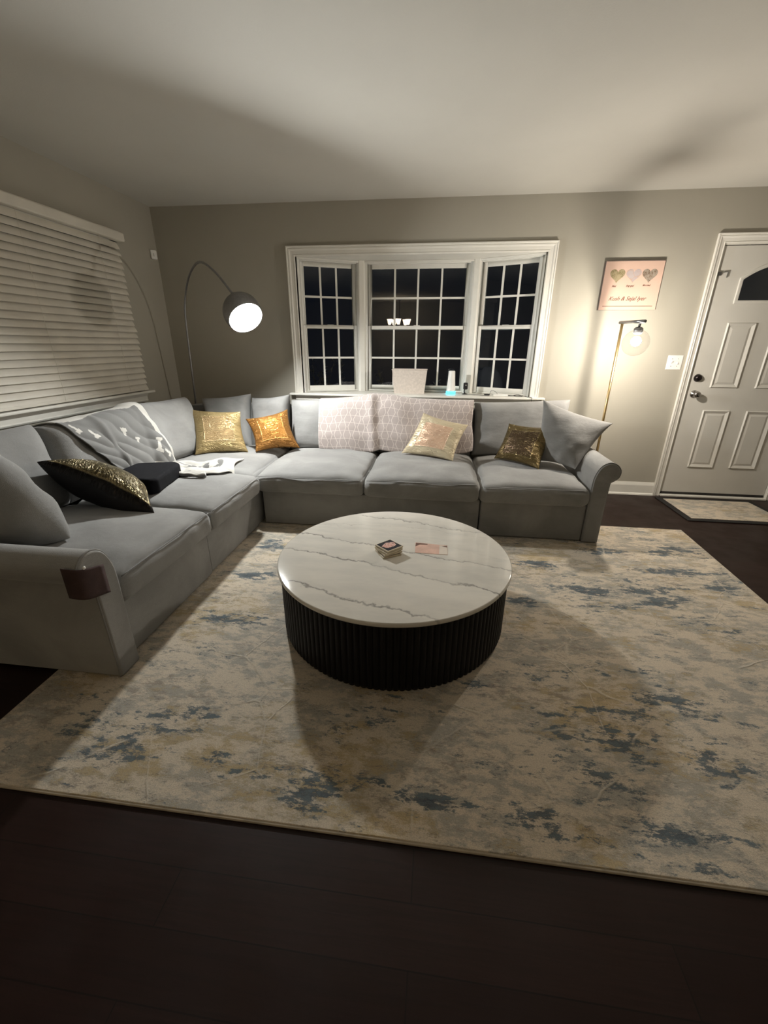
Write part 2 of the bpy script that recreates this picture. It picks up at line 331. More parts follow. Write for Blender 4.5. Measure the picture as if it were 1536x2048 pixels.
M['card_light'] = simple('cream_card_print', (0.70, 0.62, 0.54), 0.35, nscale=14, namt=0.08)
M['shade_dark'] = simple('bin_interior', (0.3, 0.27, 0.24), 0.8, nscale=14, namt=0.08)
M['bin'] = simple('beige_storage_fabric', (0.60, 0.53, 0.47), 0.9, nscale=60, namt=0.08, bscale=350, bamt=0.4)

# ------------------------------------------------------------------ mesh helpers
def empty(name, loc, label=None, cat=None, group=None, kind=None):
    o = bpy.data.objects.new(name, None); o.location = loc; o.empty_display_size = 0.05; COL.objects.link(o)
    return tag(o, label, cat, group, kind)
def tag(o, label=None, cat=None, group=None, kind=None):
    if label: o['label'] = label
    if cat: o['category'] = cat
    if group: o['group'] = group
    if kind: o['kind'] = kind
    return o
WL = {}
def world_loc(o): return WL.get(o.name, Vector(o.location))
class MB:
    def __init__(s): s.v = []; s.f = []; s.mi = []; s.uv = None; s.cur = 0
    def add(s, vs, fs):
        k = len(s.v); s.v += [tuple(v) for v in vs]; s.f += [tuple(i + k for i in f) for f in fs]; s.mi += [s.cur] * len(fs); return s
    def box(s, a, b):
        (x0, y0, z0), (x1, y1, z1) = a, b
        x0, x1 = sorted((x0, x1)); y0, y1 = sorted((y0, y1)); z0, z1 = sorted((z0, z1))
        return s.add([(x0,y0,z0),(x1,y0,z0),(x1,y1,z0),(x0,y1,z0),(x0,y0,z1),(x1,y0,z1),(x1,y1,z1),(x0,y1,z1)],
                     [(0,3,2,1),(4,5,6,7),(0,1,5,4),(1,2,6,5),(2,3,7,6),(3,0,4,7)])
    def obox(s, M4, a, b):
        t = MB().box(a, b); return s.add([M4 @ Vector(v) for v in t.v], t.f)
    def prism(s, pts, fn, t0, t1):
        """pts: 2D outline (ccw); fn(p, t) -> xyz"""
        n = len(pts); vs = [fn(p, t0) for p in pts] + [fn(p, t1) for p in pts]
        fs = [tuple(range(n))[::-1], tuple(range(n, 2 * n))] + [(i, (i + 1) % n, n + (i + 1) % n, n + i) for i in range(n)]
        return s.add(vs, fs)
    def lathe(s, prof, c=(0, 0, 0), n=32, M4=None, cap=True):
        vs = []; fs = []
        for (r, z) in prof:
            for i in range(n):
                a = 2 * math.pi * i / n; p = Vector((r * math.cos(a), r * math.sin(a), z))
                p = (M4 @ p) if M4 else p + Vector(c); vs.append(p)
        m = len(prof)
        for j in range(m - 1):
            for i in range(n): fs.append((j*n+i, j*n+(i+1)%n, (j+1)*n+(i+1)%n, (j+1)*n+i))
        if cap and prof[0][0] > 1e-6: fs.append(tuple(range(n))[::-1])
        if cap and prof[-1][0] > 1e-6: fs.append(tuple((m-1)*n+i for i in range(n)))
        return s.add(vs, fs)
    def tube(s, pts, r, n=10):
        pts = [Vector(p) for p in pts]; rr = r if isinstance(r, (list, tuple)) else [r] * len(pts)
        vs = []; fs = []; up = None
        for i, p in enumerate(pts):
            d = (pts[min(i+1, len(pts)-1)] - pts[max(i-1, 0)]).normalized()
            if up is None:
                up = Vector((0, 0, 1)) if abs(d.z) < 0.9 else Vector((1, 0, 0))
            a = d.cross(up).normalized(); b = a.cross(d).normalized(); up = b
            for k in range(n):
                t = 2 * math.pi * k / n; vs.append(p + (a * math.cos(t) + b * math.sin(t)) * rr[i])
        m = len(pts)
        for j in range(m-1):
            for k in range(n): fs.append((j*n+k, j*n+(k+1)%n, (j+1)*n+(k+1)%n, (j+1)*n+k))
        fs.append(tuple(range(n))[::-1]); fs.append(tuple((m-1)*n+k for k in range(n)))
        return s.add(vs, fs)
    def build(s, name, mats, parent=None, origin=None, smooth=False, bevel=0, seg=2, sub=0, attr=None, uvs=None):
        base = Vector(origin) if origin is not None else (world_loc(parent) if parent else Vector((0, 0, 0)))
        if parent: base = Vector(world_loc(parent))
        me = bpy.data.meshes.new(name); me.from_pydata([tuple(Vector(v) - base) for v in s.v], [], s.f)
        if not isinstance(mats, (list, tuple)): mats = [mats]
        for m in mats: me.materials.append(M[m] if isinstance(m, str) else m)
        if len(mats) > 1:
            for p, i in zip(me.polygons, s.mi): p.material_index = i
        if uvs:
            l = me.uv_layers.new(name='UVMap')
            for lp in me.loops: l.data[lp.index].uv = uvs[lp.vertex_index]
        if attr:
            a = me.attributes.new('motif', 'FLOAT', 'POINT')
            for i, x in enumerate(attr): a.data[i].value = x
        bm = bmesh.new(); bm.from_mesh(me)
        if not uvs and not attr: bmesh.ops.remove_doubles(bm, verts=bm.verts, dist=1e-6)
        bmesh.ops.recalc_face_normals(bm, faces=bm.faces); bm.to_mesh(me); bm.free()
        if smooth:
            for p in me.polygons: p.use_smooth = True
        o = bpy.data.objects.new(name, me); COL.objects.link(o)
        if parent: o.parent = parent; WL[o.name] = base
        else: o.location = base; WL[o.name] = base
        if bevel:
            b = o.modifiers.new('bevel', 'BEVEL'); b.width = bevel; b.segments = seg; b.limit_method = 'ANGLE'; b.angle_limit = math.radians(40)
            if not smooth:
                for p in me.polygons: p.use_smooth = True
            ws = o.modifiers.new('wn', 'WEIGHTED_NORMAL'); ws.keep_sharp = True
        if sub:
            b = o.modifiers.new('sub', 'SUBSURF'); b.levels = sub; b.render_levels = sub
        return o
def struct(name, mb, mat, bevel=0, origin=None):
    return tag(mb.build(name, mat, origin=origin, bevel=bevel), kind='structure')
def lin(a, b, n): return [a + (b - a) * i / (n - 1) for i in range(n)]
def nz(p, s, seed=0.0): return noise.noise(Vector((p[0] * s + seed, p[1] * s - seed, p[2] * s + seed * 2)))

def soft_grid(n):          # parameter values denser towards the ends
    return [math.sin((i / (n - 1) - 0.5) * math.pi) for i in range(n)]
def soft_box(a, b, r=0.03, crown=0.03, front=0.0, n=18, seed=1.0, wr=0.006, dn=12):
    """rounded seat cushion between corners a and b; crowned top, soft wrinkles"""
    a = Vector(a); b = Vector(b); c = (a + b) / 2; h = (b - a) / 2
    g = soft_grid(n); gz = soft_grid(dn); vs = []; idx = {}; fs = []
    def vert(p):
        k = tuple(round(t, 5) for t in p)
        if k in idx: return idx[k]
        q = Vector((p[0]*h.x, p[1]*h.y, p[2]*h.z))
        inn = Vector([max(-(h[i]-r), min(h[i]-r, q[i])) for i in range(3)])
        d = q - inn
        if d.length > 1e-9: q = inn + d.normalized() * min(d.length, r) if d.length > r else q
        u, v = p[0], p[1]
        bul = (1 - u**4) * (1 - v**4)
        if p[2] > 0: q.z += crown * bul * p[2]
        side = (1 - p[2]**2)
        q.x += 0.008 * u * side * (abs(u) > 0.99); q.y += 0.010 * v * side * (abs(v) > 0.99)
        w_ = c + q
        q = q + Vector((0, 0, wr * nz(w_, 7, seed) * (p[2] > 0))) + Vector((1, 1, 0.3)) * (wr * 0.5 * nz(w_, 11, seed + 3))
        idx[k] = len(vs); vs.append(c + q); return idx[k]
    for ax, gu, gv in ((0, g, gz), (1, g, gz), (2, g, g)):
        for s in (-1, 1):
            for i in range(len(gu)-1):
                for j in range(len(gv)-1):
                    qs = []
                    for (ii, jj) in ((i, j), (i+1, j), (i+1, j+1), (i, j+1)):
                        if ax == 0: p = (s, gu[ii], gv[jj])
                        elif ax == 1: p = (gu[ii], s, gv[jj])
                        else: p = (gu[ii], gv[jj], s)
                        qs.append(vert(p))
                    if len(set(qs)) == 4: fs.append(tuple(qs))
    return MB().add(vs, fs)
def quad_pillow(bl, br, tr, tl, T, n=26, pinch=0.10, power=2.2, ex=0.55, seed=1.0, wr=0.010, puff=1.0, edge=0.006):
    """stuffed pillow between four corner points; first side is front (left-hand normal)"""
    bl, br, tr, tl = map(Vector, (bl, br, tr, tl))
    nrm = ((br - bl).cross(tl - bl)).normalized()
    g = soft_grid(n); vs = []; fs = []; uv = []
    for side in (1, -1):
        for j in range(n):
            for i in range(n):
                u, v = g[i], g[j]
                uu = u * (1 - pinch * (1 - v * v)); vv = v * (1 - pinch * (1 - u * u))
                s, t = (uu + 1) / 2, (vv + 1) / 2
                p = (bl * (1 - s) + br * s) * (1 - t) + (tl * (1 - s) + tr * s) * t
                th = T / 2 * ((1 - abs(u) ** power) * (1 - abs(v) ** power)) ** ex
                fade = (1 - u**6) * (1 - v**6)
                w_ = wr * fade * (nz(p, 6, seed + side) + 0.6 * nz(p, 14, seed))
                rad = max(abs(u), abs(v))
                cr = wr * 0.7 * math.sin(math.atan2(v, u) * 9 + seed * 3 + 2 * nz(p, 5, seed)) * fade * (rad ** 3)
                vs.append(p + nrm * side * (th + edge * 0.5) + nrm * (w_ + cr) * side)
                uv.append(((u + 1) / 2, (v + 1) / 2))
    N = n * n
    for j in range(n-1):
        for i in range(n-1):
            a = j*n+i; fs.append((a, a+1, a+n+1, a+n)); fs.append((N+a, N+a+n, N+a+n+1, N+a+1))
    m = MB(); m.add(vs, fs); m.mi = [k % 2 for k in range(len(fs))]
    rim = [j for j in range(n)] + [j*n+n-1 for j in range(1, n)] + [(n-1)*n+i for i in range(n-2, -1, -1)] + [j*n for j in range(n-2, 0, -1)]
    k = len(rim)
    for i in range(k):
        a, b = rim[i], rim[(i+1) % k]; m.f.append((a, N+a, N+b, b)); m.mi.append(0)
    m.uvl = uv
    return m

# ================================================================== SETTING
struct('floor', MB().box((XL-0.1, YB-0.1, -0.05), (XR+0.1, D+0.35, 0)), 'floor')
struct('ceiling', MB().box((XL-0.1, YB-0.1, H), (XR+0.1, D+0.12, H+0.05)), 'ceiling')
struct('wall_left', MB().box((XL-0.1, YB-0.1, 0), (XL, D, H)), 'wall')
struct('wall_right', MB().box((XR, YB-0.1, 0), (XR+0.1, D, H)), 'wall')
struct('wall_rear', MB().box((XL, YB-0.1, 0), (XR, YB, H)), 'wall')
OX0, OX1, OZ0, OZ1 = -1.298, 0.842, 0.875, 2.05       # bay opening
DX0, DX1, DZ1 = 2.150, 3.112, 2.09                    # door opening
wb = MB()
wb.box((XL-0.1, D, 0), (OX0, D+0.12, H)).box((OX0, D, 0), (OX1, D+0.12, OZ0)).box((OX0, D, OZ1), (OX1, D+0.12, H)).box((OX1, D, 0), (DX0, D+0.12, H))
wb.box((DX0, D, DZ1), (DX1, D+0.12, H)).box((DX1, D, 0), (XR+0.1, D+0.12, H))
struct('wall_back', wb, 'wall')
def base_profile(t=0.013, h=0.125): return [(0, 0), (-0.026, 0), (-0.024, 0.012), (-t, 0.020), (-t, h-0.03), (-t+0.003, h-0.018), (-0.007, h-0.008), (-0.005, h), (0, h)]
bp = base_profile()
bb = MB()
for (x0, x1) in ((XL, 2.10), (3.165, XR)): bb.prism(bp, lambda p, t: (t, D + p[0], p[1]), x0, x1)
struct('baseboard_back', bb, 'trim')
struct('baseboard_left', MB().prism(bp, lambda p, t: (XL - p[0], t, p[1]), YB, D), 'trim')
struct('baseboard_right', MB().prism(bp, lambda p, t: (XR + p[0], t, p[1]), YB, D), 'trim')
struct('baseboard_rear', MB().prism(bp, lambda p, t: (t, YB - p[0], p[1]), XL, XR), 'trim')

# casing profile: across width (0 inner .. w outer), thickness outwards
def casing_prof(w): return [(0, 0), (0, 0.011), (w*0.10, 0.014), (w*0.18, 0.010), (w*0.52, 0.013), (w*0.60, 0.019), (w*0.72, 0.021), (w*0.80, 0.017), (w*0.88, 0.024), (w, 0.024), (w, 0)]
def casing(mb, x0, x1, z0, z1, w):
    """three-sided mitred casing round an opening in the back wall"""
    pr = casing_prof(w); n = len(pr); vs = []
    path = [((x0, z0), (-1, 0)), ((x0, z1), (-1, 1)), ((x1, z1), (1, 1)), ((x1, z0), (1, 0))]
    for (px, pz), (dx, dz) in path:
        for (a, t) in pr: vs.append((px + dx * a, D - t, pz + dz * a))
    fs = [tuple(range(n)), tuple(range(3*n, 4*n))]
    for k in range(3):
        for i in range(n): fs.append((k*n+i, k*n+(i+1)%n, (k+1)*n+(i+1)%n, (k+1)*n+i))
    mb.add(vs, fs)

# ---- window_1 : the bay window
win = empty('window_1', ((OX0+OX1)/2, D, 0.87), kind='structure')
c = MB(); casing(c, OX0, OX1, 0.893, OZ1 - 0.003, 0.074); c.build('casing', 'trim', win)
YB1 = 4.365; XA, XB = -0.742, 0.286                   # bay corners
# stool: plank that follows the bay
stool = [(-1.421, D-0.062), (0.970, D-0.062), (0.970, D), (OX1, D), (OX1, D+0.10), (XB+0.05, YB1+0.07), (XA-0.05, YB1+0.07), (OX0, D+0.10), (OX0, D), (-1.421, D)]
MB().prism(stool, lambda p, t: (p[0], p[1], t), 0.873, 0.893).build('stool', 'trim', win, bevel=0.005)
ap = MB(); ap.prism([(0,0),(-0.012,0),(-0.018,0.010),(-0.014,0.016),(-0.014,0.040),(-0.030,0.052),(0,0.052)], lambda p, t: (t, D+p[0], 0.821+p[1]), -1.372, 0.938); ap.build('apron', 'trim', win)
head = [(OX0, D), (OX1, D), (OX1, D+0.10), (XB+0.05, YB1+0.09), (XA-0.05, YB1+0.09), (OX0, D+0.10)]
MB().prism(head, lambda p, t: (p[0], p[1], t), OZ1-0.005, OZ1+0.03).build('head_board', 'trim', win)
# outer shell below the bay floor
MB().prism([(OX0-0.02, D+0.12), (OX1+0.02, D+0.12), (XB+0.07, YB1+0.09), (XA-0.07, YB1+0.09)], lambda p, t: (p[0], p[1], t), 0.75, 0.873).build('bay_floor', 'trim', win)
mu = MB()
for sx, X in ((1, XA), (-1, XB)):
    mu.prism([(X-0.030*sx, YB1-0.035), (X+0.012*sx, YB1-0.022), (X+0.022*sx, YB1-0.006), (X+0.022*sx, YB1+0.06), (X-0.05*sx, YB1+0.06), (X-0.046*sx, YB1-0.028)], lambda p, t: (p[0], p[1], t), 0.893, OZ1)
mu.build('mullion', 'trim', win, bevel=0.003)
jm = MB(); jm.box((OX0-0.02, D, 0.893), (OX0, D+0.06, OZ1)); jm.box((OX1, D, 0.893), (OX1+0.02, D+0.06, OZ1)); jm.build('jamb', 'trim', win)

def win_unit(P0, P1, cols):
    """one double-hung unit between plan points P0 (left) and P1 (right); local x along, y outwards"""
    P0 = Vector(P0); P1 = Vector(P1); d = P1 - P0; L = d.length; a = math.atan2(d.y, d.x)
    M4 = Matrix.Translation((P0.x, P0.y, 0)) @ Matrix.Rotation(a, 4, 'Z')
    z0, z1, zm = 0.893, OZ1, 1.484; f = 0.026
    m = MB()
    m.obox(M4, (0, -0.004, z0), (f, 0.075, z1)); m.obox(M4, (L-f, -0.004, z0), (L, 0.075, z1))
    m.obox(M4, (f, -0.004, z1-0.030), (L-f, 0.075, z1)); m.obox(M4, (f, -0.004, z0), (L-f, 0.075, z0+0.016))
    m.obox(M4, (0, -0.016, z1-0.022), (L, -0.004, z1-0.006))
    fr = m.build('frame', 'sash', win, bevel=0.002)
    for nm, za, zb, y0, st, bot, top in (('lower_sash', z0+0.016, zm+0.016, 0.006, 0.032, 0.046, 0.030), ('upper_sash', zm-0.016, z1-0.030, 0.036, 0.034, 0.030, 0.036)):
        s = MB(); y1 = y0 + 0.028; x0, x1 = f, L - f
        s.obox(M4, (x0, y0, za), (x0+st, y1, zb)); s.obox(M4, (x1-st, y0, za), (x1, y1, zb))
        s.obox(M4, (x0+st, y0, za), (x1-st, y1, za+bot)); s.obox(M4, (x0+st, y0, zb-top), (x1-st, y1, zb))
        so = s.build(nm, 'sash', win, bevel=0.0025)
        gx0, gx1, gz0, gz1 = x0+st, x1-st, za+bot, zb-top
        MB().obox(M4, (gx0-0.004, y0+0.013, gz0-0.004), (gx1+0.004, y0+0.015, gz1+0.004)).build('pane', 'glass', so)
        q = MB()
        for k in range(1, cols):
            xx = gx0 + (gx1-gx0)*k/cols; q.obox(M4, (xx-0.0085, y0+0.003, gz0), (xx+0.0085, y0+0.0125, gz1))
        zz = (gz0+gz1)/2; q.obox(M4, (gx0, y0+0.0035, zz-0.0085), (gx1, y0+0.0122, zz+0.0085))
        q.build('muntins', 'sash', so)
    # sash lock on the meeting rail
    lk = MB().obox(M4, (L/2-0.03, -0.004, zm+0.016), (L/2+0.03, 0.018, zm+0.022)); lk.build('sash_lock', 'sash', win, bevel=0.002)
win_unit((OX0+0.004, D+0.022), (XA-0.034, YB1-0.014), 3)
win_unit((XA+0.018, YB1), (XB-0.018, YB1), 4)
win_unit((XB+0.034, YB1-0.014), (OX1-0.004, D+0.022), 3)

# ---- window_2 : on the left wall, behind the blind
w2 = empty('window_2', (XL, 2.3, 0.86), kind='structure')
m = MB(); m.box((XL, 1.02, 0.95), (XL+0.018, 1.10, 2.12)); m.box((XL, 3.47, 0.95), (XL+0.018, 3.55, 2.12)); m.box((XL, 1.02, 2.06), (XL+0.018, 3.55, 2.13)); m.build('casing', 'trim', w2, bevel=0.003)
MB().box((XL, 0.98, 0.925), (XL+0.075, 3.60, 0.945)).build('stool', 'trim', w2, bevel=0.005)
MB().prism([(0,0),(0.014,0),(0.020,0.010),(0.015,0.018),(0.015,0.045),(0.030,0.066),(0.032,0.075),(0,0.075)], lambda p, t: (XL+p[0], t, 0.85+p[1]), 1.02, 3.56).build('apron', 'trim', w2)
MB().box((XL, 1.10, 0.945), (XL+0.004, 3.47, 2.06)).build('pane', 'glass', w2)

# ---- door_1
dr = empty('door_1', ((DX0+DX1)/2, D, 0), kind='structure')
m = MB(); casing(m, 2.166, 3.096, 0.0, 2.082, 0.064); m.build('casing', 'trim', dr)
m = MB(); m.box((2.150, D-0.002, 0.0), (2.170, D+0.12, 2.09)); m.box((3.092, D-0.002, 0), (3.112, D+0.12, 2.09)); m.box((2.150, D-0.002, 2.072), (3.112, D+0.12, 2.09)); m.build('jamb', 'trim', dr)
m = MB(); m.box((2.17, D-0.035, 0.0), (3.092, D+0.12, 0.018)); m.build('threshold', 'trim', dr, bevel=0.004)
MB().box((2.182, D+0.004, 0.018), (3.080, D+0.02, 0.040)).build('sweep', 'dark', dr)
YD = D + 0.010
# slab with an arched opening
def arch(x0, x1, z0, zs, rise, n=20):
    pts = [(x0, z0), (x1, z0)]
    for i in range(n+1):
        t = i / n; x = x1 + (x0-x1)*t; pts.append((x, zs + rise * (1 - (2*t-1)**2)))
    return pts
def ring_mesh(outer, inner, y0, y1):
    """flat ring between two outlines with equal count"""
    n = len(outer); vs = [(p[0], y0, p[1]) for p in outer] + [(p[0], y0, p[1]) for p in inner] + [(p[0], y1, p[1]) for p in outer] + [(p[0], y1, p[1]) for p in inner]
    fs = []
    for i in range(n):
        j = (i+1) % n
        fs += [(i, j, n+j, n+i), (2*n+i, 3*n+i, 3*n+j, 2*n+j), (i, 2*n+i, 2*n+j, j), (n+i, n+j, 3*n+j, 3*n+i)]
    return vs, fs
SX0, SX1, SZ0, SZ1 = 2.176, 3.086, 0.034, 2.066
lite = arch(2.376, 2.886, 1.682, 1.830, 0.10)
def outer_pts(inner, x0, x1, z0, z1):
    # match each inner point with a point on the rectangle
    out = []; cx = (x0+x1)/2
    for k, (x, z) in enumerate(inner):
        if k == 0: out.append((x0, z0))
        elif k == 1: out.append((x1, z0))
        else:
            t = (k-2)/(len(inner)-3); out.append((x1+(x0-x1)*t, z1))
    return out
sl = MB()
sl.box((SX0, YD, SZ0), (SX1, YD+0.044, 1.64))
vs, fs = ring_mesh(outer_pts(lite, SX0, SX1, 1.64, SZ1), lite, YD, YD+0.044); sl.add(vs, fs)
sl.build('slab', 'door', dr)
MB().prism(lite, lambda p, t: (p[0], t, p[1]), YD+0.018, YD+0.024).build('lite_pane', 'glass', dr)
lo = arch(2.350, 2.912, 1.656, 1.842, 0.116)
lf = MB(); vs, fs = ring_mesh(lo, lite, YD-0.012, YD+0.012); lf.add(vs, fs); lf.build('lite_frame', 'door', dr, bevel=0.004)
for (x0, x1, z0, z1) in ((2.352, 2.572, 0.999, 1.518), (2.712, 2.932, 0.999, 1.518), (2.352, 2.572, 0.286, 0.810), (2.708, 2.928, 0.286, 0.810)):
    # raised moulding ring plus raised field
    r0 = [(x0, z0), (x1, z0), (x1, z1), (x0, z1)]; q = 0.030; r1 = [(x0+q, z0+q), (x1-q, z0+q), (x1-q, z1-q), (x0+q, z1-q)]
    e = 0.007; mid = [(x0+e, z0+e), (x1-e, z0+e), (x1-e, z1-e), (x0+e, z1-e)]
    vs = [(p[0], YD-0.0005, p[1]) for p in r0] + [(p[0], YD-0.013, p[1]) for p in mid] + [(p[0], YD-0.0006, p[1]) for p in r1]
    fs = []
    for k in range(2):
        for i in range(4): fs.append((k*4+i, k*4+(i+1)%4, (k+1)*4+(i+1)%4, (k+1)*4+i))
    h = 0.048; vs += [(p[0], YD-0.006, p[1]) for p in [(x0+h, z0+h), (x1-h, z0+h), (x1-h, z1-h), (x0+h, z1-h)]]
    for i in range(4): fs.append((8+i, 8+(i+1)%4, 12+(i+1)%4, 12+i))
    fs.append((12, 13, 14, 15))
    MB().add(vs, fs).build('panel', 'door', dr)
RY = lambda x, z, y=YD: Matrix.Translation((x, y, z)) @ Matrix.Rotation(math.radians(90), 4, 'X')
MB().lathe([(0.0, 0.030), (0.018, 0.030), (0.024, 0.024), (0.031, 0.010), (0.033, 0.0)], n=28, M4=RY(2.238, 1.080)).build('deadbolt', 'bronze', dr, smooth=True)
kb = MB().lathe([(0.0, 0.072), (0.016, 0.071), (0.026, 0.063), (0.029, 0.050), (0.025, 0.038), (0.013, 0.030), (0.012, 0.010), (0.030, 0.007), (0.033, 0.0)], n=28, M4=RY(2.243, 0.944))
kb.build('door_knob', 'chrome', dr, smooth=True)
hk = MB(); hk.box((2.176, YD-0.014, 1.860), (2.200, YD, 1.885)); hk.tube([(2.215, YD-0.01, 1.884), (2.246, YD-0.012, 1.886), (2.244, YD-0.012, 1.845)], 0.0045, 8)
hk.build('flip_latch', 'nickel', dr)

# ================================================================== RUGS
rg = empty('area_rug', (0.15, 2.0, 0), 'large cream, grey and blue distressed abstract area rug under the coffee table', 'rug')
rc = [(-1.57, 0.757), (1.80, 0.757), (1.935, 3.222), (-1.60, 3.222)]
def rug_uvless(name, pts, z0, z1, mat, parent, inset=0.0):
    cx = sum(p[0] for p in pts)/4; cy = sum(p[1] for p in pts)/4
    q = [(p[0] + (inset if p[0] < cx else -inset), p[1] + (inset if p[1] < cy else -inset)) for p in pts]
    return MB().prism(q, lambda p, t: (p[0], p[1], t), z0, z1).build(name, mat, parent, bevel=0.003)
WL[rg.name] = Vector((0, 0, 0)); rg.location = (0, 0, 0)
rug_uvless('pile', rc, 0.001, 0.0125, 'rug', rg, 0.006)
rug_uvless('binding', rc, 0.0, 0.0095, 'rug_edge', rg)
dm = empty('doormat', (2.5, 3.74, 0), 'small beige woven doormat with black edging in front of the white door', 'doormat')
mp = [(2.098, 3.440), (2.93, 3.440), (2.93, 4.02), (2.098, 4.02)]
rug_uvless('backing', mp, 0.0, 0.008, 'mat_edge', dm)
rug_uvless('weave', mp, 0.006, 0.012, 'doormat', dm, 0.05)

# ================================================================== SECTIONAL SOFA
so = empty('sectional_sofa', (-1.9, 3.4, 0), 'large light grey chenille L-shaped sectional sofa with rolled arms in the corner', 'sofa')
ZB = 0.016
def block(name, a, b, bevel=0.012, mat='sofa'): return MB().box(a, b).build(name, mat, so, bevel=bevel, seg=3)
block('base', (-2.34, 1.352, ZB), (-1.315, 2.105, 0.29))
block('base', (-2.34, 2.113, ZB), (-1.325, 2.84, 0.29))
MB().prism([(-2.34, 2.846), (-1.335, 2.846), (-1.335, 3.84), (-2.20, 3.84), (-2.34, 3.70)], lambda p, t: (p[0], p[1], t), ZB, 0.29).build('base', 'sofa', so, bevel=0.01)
block('base', (-1.300, 2.905, ZB), (0.348, 3.84, 0.29))
block('base', (0.356, 2.895, ZB), (1.085, 3.84, 0.29))
# back frames
block('back_frame', (-2.43, 1.352, ZB), (-2.345, 3.68, 0.80), 0.03)
MB().prism([(-2.43, 3.685), (-2.345, 3.685), (-2.19, 3.845), (-2.19, 3.935)], lambda p, t: (p[0], p[1], t), ZB, 0.80).build('back_frame', 'sofa', so, bevel=0.015)
block('back_frame', (-2.185, 3.845, ZB), (1.09, 3.935, 0.81), 0.03)
# seat cushions
seats = [((-2.16, 1.358, 0.285), (-1.270, 2.106, 0.435), 1), ((-2.16, 2.114, 0.285), (-1.270, 2.835, 0.430), 2), ((-2.16, 2.845, 0.28), (-1.345, 3.76, 0.425), 3),
         ((-1.335, 2.862, 0.280), (-0.503, 3.76, 0.420), 4), ((-0.497, 2.858, 0.275), (0.332, 3.76, 0.425), 5), ((0.340, 2.862, 0.275), (1.082, 3.76, 0.415), 6)]
seat_objs = [soft_box(a, b, 0.045, 0.048, seed=s*1.7, n=26, wr=0.011).build('seat_cushion', 'sofa', so, smooth=True) for a, b, s in seats]
# seams along the cushion fronts
for a, b, s in seats:
    if s in (1, 2): pts = [(b[0]-0.004, y, b[2]-0.012) for y in lin(a[1]+0.02, b[1]-0.02, 20)]
    elif s > 3: pts = [(x, a[1]+0.004, b[2]-0.012) for x in lin(a[0]+0.02, b[0]-0.02, 20)]
    else: continue
    MB().tube(pts, 0.003, 6).build('piping', 'sofa_seam', seat_objs[s-1], smooth=True)
# rolled arms
def catmull(P, k=5):
    out = []
    for i in range(len(P)-1):
        p0, p1, p2, p3 = P[max(i-1, 0)], P[i], P[i+1], P[min(i+2, len(P)-1)]
        for j in range(k):
            t = j/k; out.append(tuple(0.5*((2*b)+(-a+c)*t+(2*a-5*b+4*c-d)*t*t+(-a+3*b-3*c+d)*t**3) for a, b, c, d in zip(p0, p1, p2, p3)))
    out.append(P[-1]); return out
prof = [(0, ZB), (0, 0.25), (0, 0.43), (0.008, 0.51), (0.040, 0.575), (0.090, 0.603), (0.138, 0.592), (0.170, 0.555), (0.168, 0.510), (0.140, 0.480), (0.118, 0.465), (0.114, 0.42), (0.110, 0.25), (0.108, ZB)]
ap2 = catmull(prof, 4)
def arm(fn, t0, t1, dirn, name='arm'):
    m = MB(); n = len(ap2); cen = (0.06, 0.35)
    rings = []; steps = [t0] + lin(t0 + dirn*0.012, t1, 10)
    vs = []
    for k, t in enumerate(steps):
        s = 0.94 if k == 0 else 1.0
        for p in ap2:
            q = (cen[0] + (p[0]-cen[0])*(s if k == 0 else 1), p[1] if p[1] <= ZB+0.001 else cen[1] + (p[1]-cen[1])*(1-(1-s)*0.35))
            vs.append(fn(q, t))
    fs = [tuple(range(n)), tuple((len(steps)-1)*n+i for i in range(n))]
    for k in range(len(steps)-1):
        for i in range(n): fs.append((k*n+i, k*n+(i+1)%n, (k+1)*n+(i+1)%n, (k+1)*n+i))
    o = m.add(vs, fs).build(name, 'sofa', so, smooth=True, bevel=0.006)
    pip = [fn((p[0], p[1]), t0 + dirn*0.010) for p in ap2]
    MB().tube(pip, 0.0042, 6).build('piping', 'sofa_seam', o, smooth=True)
    return o
arm(lambda p, t: (1.088 + p[0]*0.97, t, p[1]), 2.875, 3.93, 1)
arm(lambda p, t: (t, 1.350 - p[0]*1.02, p[1]), -1.262, -2.43, -1)
# feet
for (x, y) in ((-2.38, 1.30), (-2.38, 3.55), (-2.05, 3.89), (1.14, 3.88), (-0.5, 3.89)):
    MB().box((x-0.025, y-0.025, 0), (x+0.025, y+0.025, ZB+0.004)).build('foot', 'dark', so)
# back cushions
CUSH = []
def back_c(bl, br, tr, tl, T=0.20, seed=1.0, pinch=0.03, power=7, ex=0.5, wr=0.014):
    q = quad_pillow(bl, br, tr, tl, T, 24, pinch, power, ex, seed, wr); CUSH.append(q)
    return q.build('back_cushion', 'sofa', so, smooth=True)
SZ = 0.428
back_c((-2.17, 2.10, SZ), (-2.17, 1.42, SZ), (-2.30, 1.42, 0.90), (-2.31, 2.13, 0.895), 0.22, 1.1)
back_c((-2.17, 2.83, SZ), (-2.17, 2.12, SZ), (-2.31, 2.14, 0.875), (-2.30, 2.86, 0.885), 0.23, 2.3)
back_c((-2.01, 3.46, SZ), (-2.15, 2.86, SZ), (-2.30, 2.88, 0.905), (-2.20, 3.52, 0.895), 0.22, 3.4, pinch=0.05)
back_c((-2.06, 3.62, SZ), (-1.70, 3.68, SZ), (-1.72, 3.83, 0.90), (-2.16, 3.74, 0.86), 0.17, 4.2, pinch=0.06)
back_c((-1.68, 3.71, SZ), (-1.34, 3.70, SZ), (-1.335, 3.80, 0.905), (-1.71, 3.83, 0.865), 0.17, 5.2, pinch=0.07)
back_c((-1.32, 3.70, SZ), (-0.50, 3.70, SZ), (-0.50, 3.82, 0.885), (-1.325, 3.81, 0.855), 0.21, 6.2)
